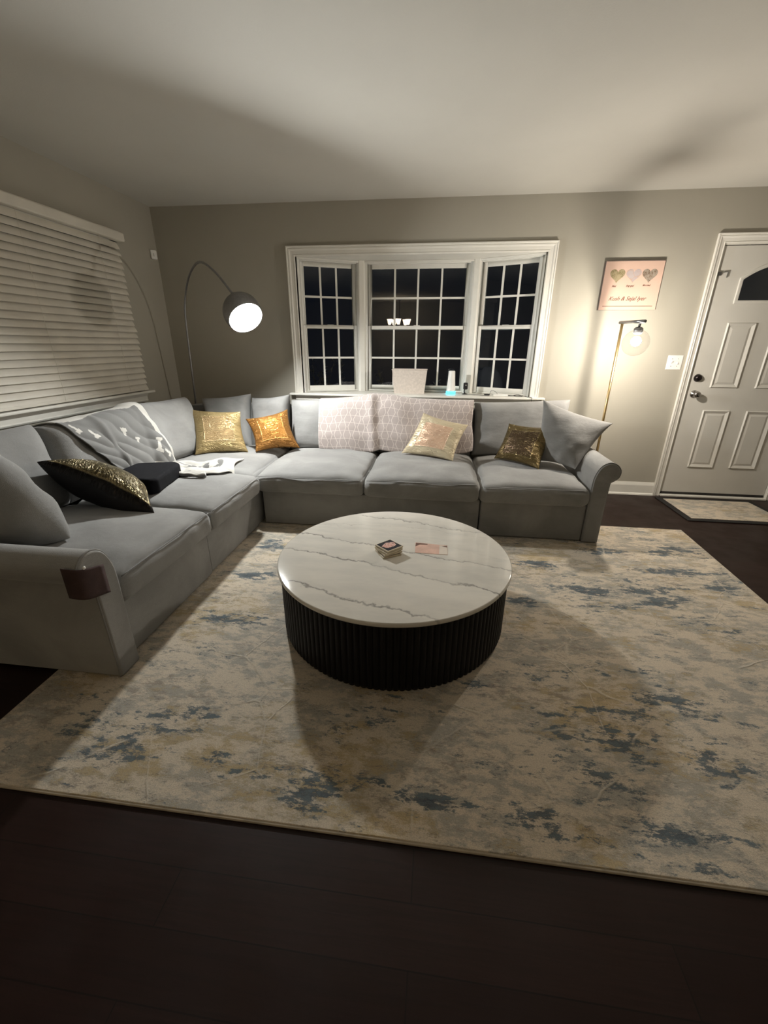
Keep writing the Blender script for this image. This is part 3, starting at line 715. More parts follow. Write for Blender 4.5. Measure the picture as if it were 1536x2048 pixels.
back_c((-0.49, 3.70, SZ), (0.315, 3.70, SZ), (0.315, 3.82, 0.875), (-0.49, 3.82, 0.885), 0.21, 7.2)
back_c((0.330, 3.70, SZ), (1.08, 3.70, SZ), (1.13, 3.83, 0.905), (0.330, 3.82, 0.865), 0.20, 8.2)
WL[so.name] = Vector(so.location)

# ================================================================== THROW PILLOWS
def pillow(name, bl, br, tr, tl, T, mat, label, cat='pillow', **kw):
    q = quad_pillow(bl, br, tr, tl, T, **kw)
    cx = [sum(v[i] for v in (bl, br, tr, tl))/4 for i in range(2)]
    back = {'cream': 'cream', 'brown': 'brown', 'sofa': 'sofa', 'black_gold': 'black_satin'}.get(mat, mat)
    o = q.build(name, [mat, back], origin=(cx[0], cx[1], 0.45), smooth=True, uvs=q.uvl)
    return tag(o, label, cat)
pillow('throw_pillow', (-1.965, 3.17, 0.475), (-1.585, 3.35, 0.470), (-1.685, 3.50, 0.785), (-2.09, 3.42, 0.805), 0.15, 'gold', 'pale gold satin throw pillow with embossed square panel, in the sofa corner', pinch=0.10, seed=1.4, wr=0.014)
pillow('throw_pillow', (-1.515, 3.34, 0.475), (-1.175, 3.50, 0.485), (-1.300, 3.61, 0.80), (-1.64, 3.49, 0.725), 0.15, 'orange', 'shiny copper-orange satin throw pillow beside the pale gold one', pinch=0.14, seed=2.4, wr=0.016)
pillow('throw_pillow', (-0.275, 3.46, 0.480), (0.150, 3.28, 0.475), (0.262, 3.47, 0.730), (-0.105, 3.56, 0.805), 0.14, 'cream', 'cream satin throw pillow with peach panel, leaning on the pink lattice blanket', pinch=0.09, seed=3.4, wr=0.014)
pillow('throw_pillow', (0.490, 3.43, 0.470), (0.785, 3.15, 0.470), (0.920, 3.38, 0.745), (0.590, 3.50, 0.745), 0.14, 'brown', 'dark bronze-brown shiny throw pillow on the right end seat', pinch=0.10, seed=4.4, wr=0.014)
pillow('throw_pillow', (-1.49, 1.93, 0.475), (-1.72, 2.20, 0.50), (-2.14, 2.18, 0.60), (-2.075, 1.90, 0.745), 0.24, 'black_gold', 'black and gold brocade throw pillow tilted on the nearest left seat', pinch=0.06, seed=5.4, wr=0.010, ex=0.5)
pillow('scatter_cushion', (0.80, 3.36, 0.480), (1.045, 3.15, 0.480), (1.325, 3.36, 0.790), (0.815, 3.44, 0.945), 0.20, 'sofa', 'plump light grey cushion propped against the far right rolled arm', 'cushion', pinch=0.09, seed=6.4, wr=0.018)
pillow('scatter_cushion', (-2.16, 1.52, 0.50), (-1.655, 1.56, 0.490), (-1.83, 1.48, 0.89), (-2.22, 1.43, 0.97), 0.24, 'sofa', 'plump grey cushion propped behind the near left rolled arm', 'cushion', pinch=-0.16, power=3.2, seed=7.4, wr=0.026, ex=0.5)

# ================================================================== DRAPED BLANKETS
allv = []; allf = []
for q in CUSH:
    k = len(allv); allv += q.v; allf += [tuple(i+k for i in f) for f in q.f]
cv, cf = list(allv), list(allf)
for o in seat_objs:
    k = len(allv); b = world_loc(o)
    allv += [tuple(v.co + b) for v in o.data.vertices]; allf += [tuple(i+k for i in p.vertices) for p in o.data.polygons]
BV = BVHTree.FromPolygons(allv, allf)
BC_ = BVHTree.FromPolygons(cv, cf)
def cast(p, d, dist=1.2, off=0.008):
    """outermost point of the upholstery met when coming from outside towards p"""
    o = Vector(p) - Vector(d).normalized() * dist
    h = BC_.ray_cast(o, Vector(d).normalized())
    return h[0] - Vector(d).normalized() * off if h[0] is not None else Vector(p)
def smooth_grid(G, it, lockmin=None):
    nv, nu = len(G), len(G[0])
    for _ in range(it):
        N = [[G[j][i].copy() for i in range(nu)] for j in range(nv)]
        for j in range(nv):
            for i in range(1, nu-1):
                N[j][i] = (G[j][i-1] + G[j][i]*2 + G[j][i+1]) / 4
        for j in range(1, nv-1):
            for i in range(nu):
                G[j][i] = (N[j-1][i] + N[j][i]*2 + N[j+1][i]) / 4
        for i in range(nu): G[0][i] = N[0][i]; G[-1][i] = N[-1][i]
    return G
def cloth_obj(G, name, mat, parent=None, origin=None, uv=None, attr=None, thick=0.006):
    nv, nu = len(G), len(G[0]); vs = [p for r in G for p in r]
    fs = [(j*nu+i, j*nu+i+1, (j+1)*nu+i+1, (j+1)*nu+i) for j in range(nv-1) for i in range(nu-1)]
    o = MB().add(vs, fs).build(name, mat, parent, origin=origin, smooth=True, uvs=uv or [(0, 0)]*len(vs), attr=attr)
    s = o.modifiers.new('solid', 'SOLIDIFY'); s.thickness = thick; s.offset = 0
    return o
def drape(NU, NV, centre, axis, angs, win_, it):
    """radial drape round a horizontal axis; bridges gaps between cushions"""
    R = []; 
    for j in range(NV):
        row = []
        for i in range(NU):
            c0, a = centre(i/(NU-1), j/(NV-1)), math.radians(angs(i/(NU-1), j/(NV-1))); aa = max(a, math.radians(-18))
            d = axis(aa); p = cast(c0, -d, 1.0, 0.010); r = (p - c0).length
            if a < aa: r = r*math.cos(aa)/math.cos(a)
            row.append(r)
        R.append(row)
    for j in range(NV):
        o = R[j][:]
        R[j] = [max(o[max(0, i-win_):i+win_+1]) for i in range(NU)]
    for _ in range(it):
        for j in range(NV):
            o = R[j][:]
            for i in range(1, NU-1): R[j][i] = (o[i-1] + 2*o[i] + o[i+1])/4
        for i in range(NU):
            o = [R[j][i] for j in range(NV)]
            for j in range(1, NV-1): R[j][i] = (o[j-1] + 2*o[j] + o[j+1])/4
    G = []
    for j in range(NV):
        G.append([centre(i/(NU-1), j/(NV-1)) + axis(math.radians(angs(i/(NU-1), j/(NV-1))))*R[j][i] for i in range(NU)])
    return G
# pink lattice blanket over the two middle back cushions
NU, NV = 110, 70; UV = []
G = drape(NU, NV, lambda t, s: Vector((-1.035 + 1.353*t, 3.76, 0.62)), lambda a: Vector((0, -math.cos(a), math.sin(a))), lambda t, s: -50 + 190*s, 6, 6)
for j in range(NV):
    s = j/(NV-1)
    for i in range(NU):
        p = G[j][i]; x = p.x
        fold = 0.016*math.exp(-((x+0.53+0.05*s)/0.035)**2) + 0.007*math.sin(x*23+s*4)*math.exp(-((x+0.45)/0.4)**2) + 0.004*nz(p, 8, 2)
        p = p + Vector((0, 0, 0.032*math.exp(-((x+0.50)/0.20)**2) * max(0, min(1, (p.z-0.66)/0.18))))
        G[j][i] = p + Vector((0, -1, 0.35 if s > 0.3 else 0)) * (fold + 0.006) + Vector((0.010*math.sin(s*7+1) * (1 if i > NU-4 else 0), 0, 0))
L = 0.0; acc = [0.0]
for j in range(1, NV): L += (G[j][50]-G[j-1][50]).length; acc.append(L)
for j in range(NV):
    for i in range(NU): UV.append(((G[j][i].x+1.035) + 0.012*math.sin(acc[j]*9), acc[j]))
b1 = cloth_obj(G, 'lattice_blanket', 'lattice', origin=(-0.36, 3.75, 0.45), uv=UV)
tag(b1, 'pale pink blanket with white lattice lines draped over the two middle back cushions', 'blanket')

# grey throw with small white serif marks
def tmark(u, v, cx, cy, a, s=1.0, stem=1.0):
    x, y = u-cx, v-cy; c, n = math.cos(a), math.sin(a); x, y = (x*c+y*n)/s, (-x*n+y*c)/s
    return (abs(x) < 0.024 and -0.002 < y < 0.020) or (abs(x) < 0.011 and -0.042*stem < y < 0.0) or (abs(x) < 0.020 and -0.046*stem < y < -0.036*stem and stem > 1.2)
th = empty('throw_blanket', (-2.1, 2.7, 0.45), 'grey throw with white T marks spread over the left back cushions', 'throw')
WL[th.name] = Vector(th.location)
NU, NV = 130, 110; at = []
def thr_c(t, s): return Vector((-2.25, (2.16 + 0.77*t)*(1-s) + (2.47 + 0.50*t)*s + 0.02*math.sin(t*5+s*3)*s, 0.62))
G = drape(NU, NV, thr_c, lambda a: Vector((math.cos(a), 0, math.sin(a))), lambda t, s: 112 - 158*s, 14, 10)
for j in range(NV):
    s = j/(NV-1)
    for i in range(NU):
        t = i/(NU-1); p = G[j][i]
        # diagonal folds fanning from the top middle towards the low right
        ph = (t*1.0 - s*0.75)*17
        f = 0.011*math.sin(ph + 1.5*nz(p, 4, 1)) * math.sin(min(1, s*1.8)*math.pi*0.6) + 0.014*math.exp(-((t-0.34+0.1*s)/0.04)**2) + 0.006*nz(p, 9, 5)
        G[j][i] = p + Vector((0.8, 0, 0.5)) * (abs(f)*0.9 + 0.005)
        u, v = t*0.72, s*0.62; m_ = 0.0
        if s < 0.17 + 0.03*math.sin(t*9): m_ = 1.0                       # white band at the top hem
        if t > 0.90 + 0.075*min(1, s*1.4): m_ = 1.0
        if s > 0.90 and t < 0.10: m_ = 1.0
        if s > 0.93 and t > 0.70: m_ = 1.0
        for (cx, cy, a, sc, st) in ((0.12, 0.22, 2.9, 0.95, 1), (0.04, 0.17, 2.9, 0.8, 1), (0.38, 0.24, 0.25, 0.95, 1), (0.47, 0.33, 0.35, 0.95, 1), (0.645, 0.40, 0.5, 1.1, 2.2), (0.66, 0.52, 2.5, 1.0, 1)):
            if tmark(u, v, cx, cy, a + 3.14159, sc, st): m_ = 1.0
        at.append(m_)
cloth_obj(G, 'drape', 'throw', th, attr=at)
# bunched end of the throw lying on the seat
NU, NV = 90, 60; G = []; at = []
for j in range(NV):
    s = j/(NV-1); row = []
    for i in range(NU):
        t = i/(NU-1)
        x = -2.02 + 0.52*t + 0.03*math.sin(s*6); y = 2.53 + 0.46*s + 0.09*t - 0.05*math.sin(t*4) + 0.02*math.sin(t*13+s*5)
        h = BV.ray_cast(Vector((x, y, 1.2)), Vector((0, 0, -1)))
        z = h[0].z if h[0] is not None and h[0].z < 0.52 else 0.475
        fold = 0.022*abs(math.sin(s*9 + 1.6*t + 1.3*math.sin(t*4))) + 0.010*abs(math.sin(t*11 + s*4)) + 0.012*max(0, nz((x, y, 0), 12, 3))
        e = min(1, min(s, 1-s)*9) * min(1, min(t, 1-t)*9)
        row.append(Vector((x, y, z + 0.010 + fold*(0.25 + 0.75*e))))
        st = math.sin(s*9 + 1.6*t + 1.3*math.sin(t*4))
        at.append(0.0 if (0.30 < st < 0.62 and t < 0.8) or ((t-0.62)**2/0.05 + (s-0.68)**2/0.03 < 1 and math.sin(t*40+s*10) > 0.25) else 1.0)
    G.append(row)
cloth_obj(G, 'folded_end', 'throw', th, attr=at)
roll = MB(); roll.tube([(-1.90 + 0.36*k/20, 2.50 + 0.035*math.sin(k/4) + 0.10*k/20, 0.500 + 0.004*math.sin(k)) for k in range(21)], [0.016 + 0.006*math.sin(k/3) for k in range(21)], 10)
o = roll.build('rolled_hem', 'throw', th, smooth=True, uvs=[(0, 0)]*len(roll.v), attr=[1.0 if (i % 10) in (1, 2, 3, 4, 5, 6) else 0.0 for i in range(len(roll.v))])

# black box-shaped cushion
bx = MB(); bx.prism([(-2.01, 2.285), (-1.685, 2.265), (-1.655, 2.30), (-1.725, 2.66), (-1.78, 2.70), (-2.02, 2.62)], lambda p, t: (p[0]-0.01, p[1]-0.055, t), 0.468, 0.568)
tag(bx.build('box_cushion', 'black_fabric', origin=(-1.86, 2.42, 0.468), bevel=0.022, seg=4), 'black box-shaped foam cushion lying flat on the left seat', 'cushion')

# thin dark maroon patch with a white dot, wrapped over the near arm
NU, NV = 14, 20; G = []
arcp = [(p[0], p[1]) for p in ap2]
def arm_pt(s):      # s runs down the outside of the near arm from the top of the roll
    i0, i1 = 26, 44
    k = i0 + (i1-i0)*s; a = int(k); f = k-a; p, q = arcp[min(a, len(arcp)-1)], arcp[min(a+1, len(arcp)-1)]
    return (p[0]*(1-f)+q[0]*f, p[1]*(1-f)+q[1]*f)
patch = empty('arm_patch', (-1.30, 1.18, 0.45), 'small dark maroon square patch over the end of the near rolled arm', 'dark_patch')
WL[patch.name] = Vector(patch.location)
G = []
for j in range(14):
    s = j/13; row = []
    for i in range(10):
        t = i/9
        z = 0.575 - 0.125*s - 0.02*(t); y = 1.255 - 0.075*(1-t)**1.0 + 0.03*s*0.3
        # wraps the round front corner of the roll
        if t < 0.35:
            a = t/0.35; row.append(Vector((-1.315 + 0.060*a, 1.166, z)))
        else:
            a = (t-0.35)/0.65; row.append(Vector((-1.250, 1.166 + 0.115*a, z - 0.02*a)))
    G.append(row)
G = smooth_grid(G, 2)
cloth_obj(G, 'dark_patch', 'maroon', patch, thick=0.003)
MB().lathe([(0, 0.004), (0.006, 0.003), (0.007, 0)], n=12, M4=Matrix.Translation((-1.249, 1.195, 0.566)) @ Matrix.Rotation(math.radians(90), 4, 'Y')).build('white_dot', 'plastic', patch, smooth=True)

# ================================================================== COFFEE TABLE
TX, TY, TR = -0.174, 1.858, 0.571
ct = empty('coffee_table', (TX, TY, 0.0125), 'round drum coffee table with white veined marble top and black fluted base on the rug', 'coffee table')
ct.location = (TX, TY, 0.0125); WL[ct.name] = Vector(ct.location)
m = MB(); nfl = 128; n = nfl*6; zz = [0.0125, 0.03, 0.336]; vs = []
for k, z in enumerate(zz):
    for i in range(n):
        a = 2*math.pi*i/n; ph = (i % 6)/6; r = TR - 0.014 - 0.0065*(1-abs(math.sin(math.pi*ph)))**1.5 - (0.006 if k == 0 else 0)
        vs.append((TX + r*math.cos(a), TY + r*math.sin(a), z))
fs = [(k*n+i, k*n+(i+1)%n, (k+1)*n+(i+1)%n, (k+1)*n+i) for k in range(2) for i in range(n)] + [tuple(range(n))[::-1], tuple(2*n+i for i in range(n))]
m.add(vs, fs).build('fluted_base', 'slate', ct)
tp = MB().lathe([(0, 0), (TR-0.012, 0), (TR-0.003, 0.003), (TR, 0.009), (TR, 0.016), (TR-0.002, 0.021), (TR-0.007, 0.0235), (0, 0.0235)], c=(TX, TY, 0.3365), n=160)
o = tp.build('tabletop', 'marble', ct, smooth=True)
o.modifiers.new('wn', 'WEIGHTED_NORMAL')
for p in o.data.polygons: p.use_smooth = abs(p.normal.z) < 0.98
TZ = 0.360

def coaster(x, y, z, rot, label, top=False):
    t = empty('coaster', (x, y, z), label, 'coaster', 'coasters stacked on the marble tabletop'); WL[t.name] = Vector(t.location)
    M4 = Matrix.Translation((x, y, z)) @ Matrix.Rotation(rot, 4, 'Z'); h = 0.050
    MB().obox(M4, (-h, -h, 0), (h, h, 0.009)).build('tile', 'cork', t, bevel=0.0015)
    MB().obox(M4, (-h+0.005, -h+0.005, 0.0088), (h-0.005, h-0.005, 0.0096)).build('face', 'navy', t)
    if top:
        pts = []
        for i in range(36):
            a = 2*math.pi*i/36; r = 1 + 0.08*math.sin(5*a) + 0.05*math.sin(9*a+1); pts.append((0.038*r*math.cos(a), 0.026*r*math.sin(a)))
        MB().prism(pts, lambda p, q: M4 @ Vector((p[0], p[1], q)), 0.0096, 0.0102).build('agate_print', 'agate', t)
    return t
coaster(-0.204, 1.857, TZ, 0.55, 'bottom coaster of the small stack on the marble table')
coaster(-0.202, 1.862, TZ+0.0106, 0.62, 'second coaster up in the stack, just above the bottom one')
coaster(-0.202, 1.860, TZ+0.0212, 0.80, 'third coaster up in the stack, directly under the top one')
coaster(-0.200, 1.864, TZ+0.0318, 0.82, 'top coaster of the stack, black with a pink agate picture', True)
cd = empty('photo_card', (0.01, 1.934, TZ), 'thin blush pink printed card lying flat beside the coasters', 'card'); WL[cd.name] = Vector(cd.location)
cq = [(-0.070, 1.916), (0.092, 1.912), (0.092, 2.016), (-0.074, 2.034)]
MB().prism(cq, lambda p, t: (p[0], p[1]-0.038, t), TZ, TZ+0.0015).build('card_sheet', 'card', cd)
MB().prism([(0.050, 1.914), (0.091, 1.913), (0.091, 2.010), (0.052, 2.014)], lambda p, t: (p[0], p[1]-0.038, t), TZ+0.0015, TZ+0.0018).build('light_area', 'card_light', cd)
MB().prism([(0.064, 2.006), (0.091, 1.992), (0.091, 2.014)], lambda p, t: (p[0], p[1]-0.038, t), TZ+0.0018, TZ+0.0021).build('corner_mark', 'card_corner', cd)
MB().prism([(-0.072, 1.985), (-0.050, 2.010), (-0.010, 2.014), (-0.010, 2.022), (-0.072, 2.029)], lambda p, t: (p[0], p[1]-0.038, t), TZ+0.0015, TZ+0.0019).build('corner_mark', 'card_corner', cd)

# ================================================================== LAMPS
def ico(c, r, sub=2):
    bm = bmesh.new(); bmesh.ops.create_icosphere(bm, subdivisions=sub, radius=r); m = MB()
    m.add([v.co + Vector(c) for v in bm.verts], [[v.index for v in f.verts] for f in bm.faces]); bm.free(); return m
al = empty('arc_lamp', (-2.395, 3.965, 0), 'tall thin arched floor lamp with glowing globe, behind the sofa corner', 'lamp'); WL[al.name] = Vector(al.location)
MB().lathe([(0, 0), (0.105, 0), (0.11, 0.006), (0.11, 0.034), (0.104, 0.040), (0, 0.040)], c=(-2.395, 3.965, 0), n=40).build('base', 'stone_foot', al, smooth=False)
arcpts = catmull([(-2.392, 3.962, 0.03), (-2.350, 3.922, 0.50), (-2.302, 3.878, 0.97), (-2.258, 3.832, 1.45), (-2.205, 3.780, 1.66), (-2.085, 3.670, 1.815), (-1.93, 3.520, 1.893), (-1.787, 3.385, 1.893), (-1.650, 3.305, 1.81), (-1.545, 3.262, 1.70), (-1.505, 3.240, 1.66)], 7)
MB().tube(arcpts, 0.0085, 10).build('arched_pole', 'nickel', al, smooth=True)
BC = Vector((-1.420, 3.205, 1.515))
dirl = (BC - Vector((-1.505, 3.240, 1.66))).normalized(); q = dirl.to_track_quat('Z', 'Y').to_matrix().to_4x4()
Ms = Matrix.Translation((-1.505, 3.240, 1.66)) @ q
MB().lathe([(0, -0.012), (0.020, -0.010), (0.030, 0.0), (0.030, 0.045), (0.022, 0.055), (0.0, 0.055)], n=20, M4=Ms).build('socket', 'nickel', al, smooth=True)
AXD = Vector((0.58, -0.46, -0.67)).normalized()              # the dome opens down, forwards and to the right
Md = Matrix.Translation(BC - AXD*0.040) @ (-AXD).to_track_quat('Z', 'Y').to_matrix().to_4x4()
outer_d = [(0.138*math.cos(a), 0.138*math.sin(a)) for a in lin(-0.42, math.pi/2, 22)]
inner_d = [(r*0.975, z*0.975) for r, z in outer_d][::-1]
dm_ = MB().lathe(outer_d, n=44, M4=Md, cap=False); dm_.build('dome_shade', 'nickel', al, smooth=True)
MB().lathe(inner_d, n=44, M4=Md, cap=False).build('shade_lining', 'shade_white', al, smooth=True)
ico(BC, 0.048).build('bulb', 'bulb_arc', al, smooth=True)

fl = empty('floor_lamp', (1.379, 3.70, 0), 'slim brass floor lamp with small glowing globe, beside the right sofa arm', 'lamp'); WL[fl.name] = Vector(fl.location)
MB().lathe([(0, 0), (0.138, 0), (0.142, 0.005), (0.142, 0.018), (0.136, 0.024), (0, 0.024)], c=(1.379, 3.70, 0), n=44).build('base', 'brass', fl, bevel=0.001)
MB().tube([(1.379, 3.70, 0.02), (1.379, 3.70, 1.497)], 0.010, 12).build('pole', 'brass', fl, smooth=True)
MB().tube([(1.374, 3.735, 1.500), (1.415, 3.400, 1.494)], 0.0115, 12).build('crossbar', 'nickel', fl, smooth=True)
LB = Vector((1.416, 3.484, 1.365))
MB().tube([(1.409, 3.455, 1.490), (1.414, 3.475, 1.472), (1.416, 3.484, 1.455)], 0.008, 10).build('hanger', 'nickel', fl, smooth=True)
MB().lathe([(0, 1.462), (0.020, 1.460), (0.030, 1.450), (0.032, 1.425), (0.022, 1.412), (0, 1.412)], c=(LB.x, LB.y, 0), n=20).build('socket', 'nickel', fl, smooth=True)
MB().lathe([(0.090*math.sin(a), 1.355 + 0.090*math.cos(a)) for a in lin(0.28, math.pi-0.001, 22)], c=(LB.x, LB.y, 0), n=36, cap=False).build('globe_shade', 'clear_globe', fl, smooth=True)
ico(LB, 0.034).build('bulb', 'bulb_floor', fl, smooth=True)

# chandelier over the dining area, seen mirrored in the middle window
CX, CY = -1.08, -3.05
ch = empty('chandelier', (CX, CY, H), 'lit chandelier with flared glass shades, seen reflected in the middle window panes', 'chandelier'); WL[ch.name] = Vector(ch.location)
MB().lathe([(0, H), (0.07, H), (0.075, H-0.012), (0.05, H-0.035), (0.015, H-0.05), (0.0, H-0.05)], c=(CX, CY, 0), n=28).build('canopy', 'bronze', ch, smooth=True)
MB().tube([(CX, CY, H-0.04), (CX, CY, 1.72)], 0.008, 8).build('stem', 'bronze', ch, smooth=True)
MB().lathe([(0, 1.70), (0.03, 1.715), (0.045, 1.76), (0.03, 1.81), (0.012, 1.84), (0.0, 1.84)], c=(CX, CY, 0), n=20).build('hub', 'bronze', ch, smooth=True)
for k in range(5):
    a = 2*math.pi*k/5 + 0.3; ca, sa = math.cos(a), math.sin(a)
    MB().tube(catmull([(CX+0.03*ca, CY+0.03*sa, 1.76), (CX+0.13*ca, CY+0.13*sa, 1.72), (CX+0.22*ca, CY+0.22*sa, 1.76), (CX+0.25*ca, CY+0.25*sa, 1.82)], 5), 0.007, 8).build('arm', 'bronze', ch, smooth=True)
    MB().lathe([(0.028, 1.82), (0.040, 1.84), (0.052, 1.88), (0.060, 1.92), (0.075, 1.955), (0.071, 1.956), (0.056, 1.92), (0.047, 1.88), (0.036, 1.845), (0.024, 1.826)], c=(CX+0.25*ca, CY+0.25*sa, 0), n=20, cap=False).build('glass_shade', 'bulb_chand', ch, smooth=True)

# ================================================================== BLIND ON THE LEFT WALL
bl = empty('window_blind', (XL+0.04, 2.3, 0.95), 'closed white horizontal slat blind with valance on the left wall window', 'blind'); WL[bl.name] = Vector(bl.location)
y0, y1 = 1.00, 3.535
vpr = [(0.02, 2.135), (0.072, 2.135), (0.080, 2.127), (0.080, 2.078), (0.074, 2.070), (0.02, 2.070)]
vm = MB().prism(vpr, lambda p, t: (XL+p[0]*0.98, t, p[1]), y0-0.03, y1+0.035); vm.build('valance', 'blind', bl, bevel=0.006)
sm = MB(); nS = 24; pitch = (2.075-0.975)/nS
for k in range(nS):
    z = 2.06 - pitch*(k+0.5); a = math.radians(64 if k < 13 else 60)
    hw = 0.0265; dx, dz = hw*math.cos(a), hw*math.sin(a); xo = XL + 0.045; ye = y1 - 0.012 + (0.004*(k % 2)) + (0.010 if k > 12 else -0.002)
    cs = [(-1, 0.000), (-0.5, 0.0022), (0, 0.003), (0.5, 0.0022), (1, 0.0)]
    top = [(xo + dx*u + c_*math.sin(a), z - dz*u + c_*math.cos(a)) for u, c_ in cs]; bot = [(x-0.0022*math.sin(a), zz-0.0022*math.cos(a)) for x, zz in reversed(top)]
    sm.prism(top + bot, lambda p, t: (p[0], t, p[1]), y0, ye)
sm.build('slats', 'blind', bl)
MB().box((XL+0.028, y0, 0.951), (XL+0.060, y1, 0.970)).build('bottom_rail', 'blind', bl, bevel=0.004)
for yy in (1.35, 2.0, 2.65, 3.3):
    MB().tube([(XL+0.062, yy, 2.07), (XL+0.062, yy, 0.96)], 0.0011, 5).build('ladder_cord', 'blind', bl)

# ================================================================== WALL THINGS
ms = empty('motion_sensor', (XL+0.03, D-0.03, 2.06), 'small white sensor box mounted high in the wall corner', 'sensor'); WL[ms.name] = Vector(ms.location)
MB().prism([(XL, D-0.045), (XL, D-0.105), (XL+0.012, D-0.112), (XL+0.040, D-0.085), (XL+0.042, D-0.072), (XL+0.012, D-0.045)], lambda p, t: (p[0], p[1], t), 2.028, 2.098).build('housing', 'plastic', ms, bevel=0.004)
MB().box((XL+0.020, D-0.100, 2.048), (XL+0.034, D-0.085, 2.072)).build('lens', 'plastic', ms, bevel=0.002)
sw = empty('light_switch', (2.013, D, 1.204), 'white two-toggle light switch plate beside the door frame', 'switch'); WL[sw.name] = Vector(sw.location)
MB().box((1.951, D-0.006, 1.146), (2.073, D, 1.262)).build('plate', 'plastic', sw, bevel=0.003)
for xx, s in ((1.989, 1), (2.035, -1)):
    MB().prism([(0, -0.011), (-0.013, 0.004*s+0.006*s), (-0.010, 0.012*s), (0, 0.011)] if s > 0 else [(0, -0.011), (-0.010, -0.012), (-0.013, -0.010), (0, 0.011)], lambda p, t: (t, D-0.005+p[0], 1.204+p[1]), xx-0.005, xx+0.005).build('toggle', 'plastic', sw)
    for dz in (-0.030, 0.030):
        MB().lathe([(0, 0.0015), (0.003, 0.001), (0.0035, 0)], n=10, M4=RY(xx, 1.204+dz, D-0.006)).build('screw', 'chrome', sw, smooth=True)

ar = empty('canvas_print', (1.526, D, 1.62), 'blush pink canvas print with three map hearts on the wall above the floor lamp', 'picture'); WL[ar.name] = Vector(ar.location)
AX0, AX1, AZ0, AZ1 = 1.300, 1.752, 1.612, 1.972; YA = D - 0.026
MB().box((AX0, YA+0.0012, AZ0), (AX1, D, AZ1)).build('frame', 'canvas_edge', ar)
MB().box((AX0+0.004, YA, AZ0), (AX1-0.002, YA+0.0014, AZ1-0.006)).build('canvas', 'canvas', ar)
for k, (hx, mt) in enumerate(((1.405, 'heart1'), (1.530, 'heart2'), (1.652, 'heart3'))):
    pts = []
    for i in range(48):
        t = 2*math.pi*i/48; x = 16*math.sin(t)**3; z = 13*math.cos(t)-5*math.cos(2*t)-2*math.cos(3*t)-math.cos(4*t)
        pts.append((hx + x*0.0036, 1.868 + z*0.0035))
    MB().prism(pts, lambda p, t: (p[0], t, p[1]), YA-0.0010, YA).build('map_heart', mt, ar)
MB().box((AX0+0.030, YA-0.0008, 1.638), (AX1-0.030, YA, 1.6425)).build('rule', 'ink', ar)
def text(body, x, z, size, shear, parent, name='lettering'):
    cu = bpy.data.curves.new(name, 'FONT'); cu.body = body; cu.size = size; cu.shear = shear; cu.align_x = 'CENTER'; cu.extrude = 0.0004; cu.offset = 0.0006
    t = bpy.data.objects.new(name, cu); COL.objects.link(t)
    dg = bpy.context.evaluated_depsgraph_get(); me = bpy.data.meshes.new_from_object(t.evaluated_get(dg))
    bpy.data.objects.remove(t, do_unlink=True)
    o = bpy.data.objects.new(name, me); COL.objects.link(o); me.materials.clear(); me.materials.append(M['ink'])
    o.rotation_euler = (math.pi/2, 0, 0); o.parent = parent; o.location = Vector((x, YA-0.0006, z)) - world_loc(parent)
    return o
text('Kush & Sejal Iyer', 1.512, 1.683, 0.042, 0.45, ar)
text('Met', 1.392, 1.782, 0.020, 0.4, ar, 'small_lettering'); text('Engaged', 1.516, 1.784, 0.018, 0.4, ar, 'small_lettering'); text('Married', 1.642, 1.787, 0.018, 0.4, ar, 'small_lettering')

# ================================================================== THINGS ON THE WINDOW STOOL
ZS = 0.893
def frustum(a, b, z0, z1, r=0):  # a,b = (x0,y0,x1,y1)
    P = [(a[0],a[1],z0),(a[2],a[1],z0),(a[2],a[3],z0),(a[0],a[3],z0),(b[0],b[1],z1),(b[2],b[1],z1),(b[2],b[3],z1),(b[0],b[3],z1)]
    return P
bn = empty('storage_bin', (-0.275, 4.24, ZS), 'beige fabric storage bin standing on the bay window sill', 'bin'); WL[bn.name] = Vector(bn.location)
o4 = frustum((-0.420, 4.20, -0.128, 4.31), (-0.440, 4.19, -0.108, 4.32), ZS, 1.112); i4 = frustum((-0.412, 4.208, -0.136, 4.302), (-0.432, 4.198, -0.116, 4.312), ZS+0.01, 1.112)
MB().add(o4 + i4, [(0,3,2,1),(0,1,5,4),(1,2,6,5),(2,3,7,6),(3,0,4,7),(8,9,10,11),(8,12,13,9),(9,13,14,10),(10,14,15,11),(11,15,12,8),(4,5,13,12),(5,6,14,13),(6,7,15,14),(7,4,12,15)]).build('body', 'bin', bn)
rm = MB().tube([(-0.441, 4.189, 1.112), (-0.107, 4.189, 1.112), (-0.107, 4.321, 1.112), (-0.441, 4.321, 1.112), (-0.441, 4.189, 1.112)], 0.004, 8); rm.build('rim', 'bin', bn)
wr = empty('wifi_router', (0.128, 4.21, ZS), 'white tapered router tower with glowing teal ring on the window sill', 'router'); WL[wr.name] = Vector(wr.location)
MB().lathe([(0.043, ZS+0.030), (0.042, ZS+0.034), (0.034, ZS+0.13), (0.030, ZS+0.208), (0.026, ZS+0.214), (0, ZS+0.215)], c=(0.128, 4.21, 0), n=36).build('tower', 'plastic', wr, smooth=True)
MB().lathe([(0, ZS), (0.040, ZS), (0.045, ZS+0.004), (0.0455, ZS+0.026), (0.043, ZS+0.030), (0, ZS+0.030)], c=(0.128, 4.21, 0), n=36).build('light_ring', 'teal_glow', wr, smooth=True)
sc = empty('webcam', (0.262, 4.22, ZS), 'small black camera on a stand, on the window sill right of the router', 'camera'); WL[sc.name] = Vector(sc.location)
MB().lathe([(0, ZS), (0.028, ZS), (0.029, ZS+0.004), (0.010, ZS+0.010), (0, ZS+0.010)], c=(0.262, 4.22, 0), n=24).build('foot', 'black_plastic', sc, smooth=True)
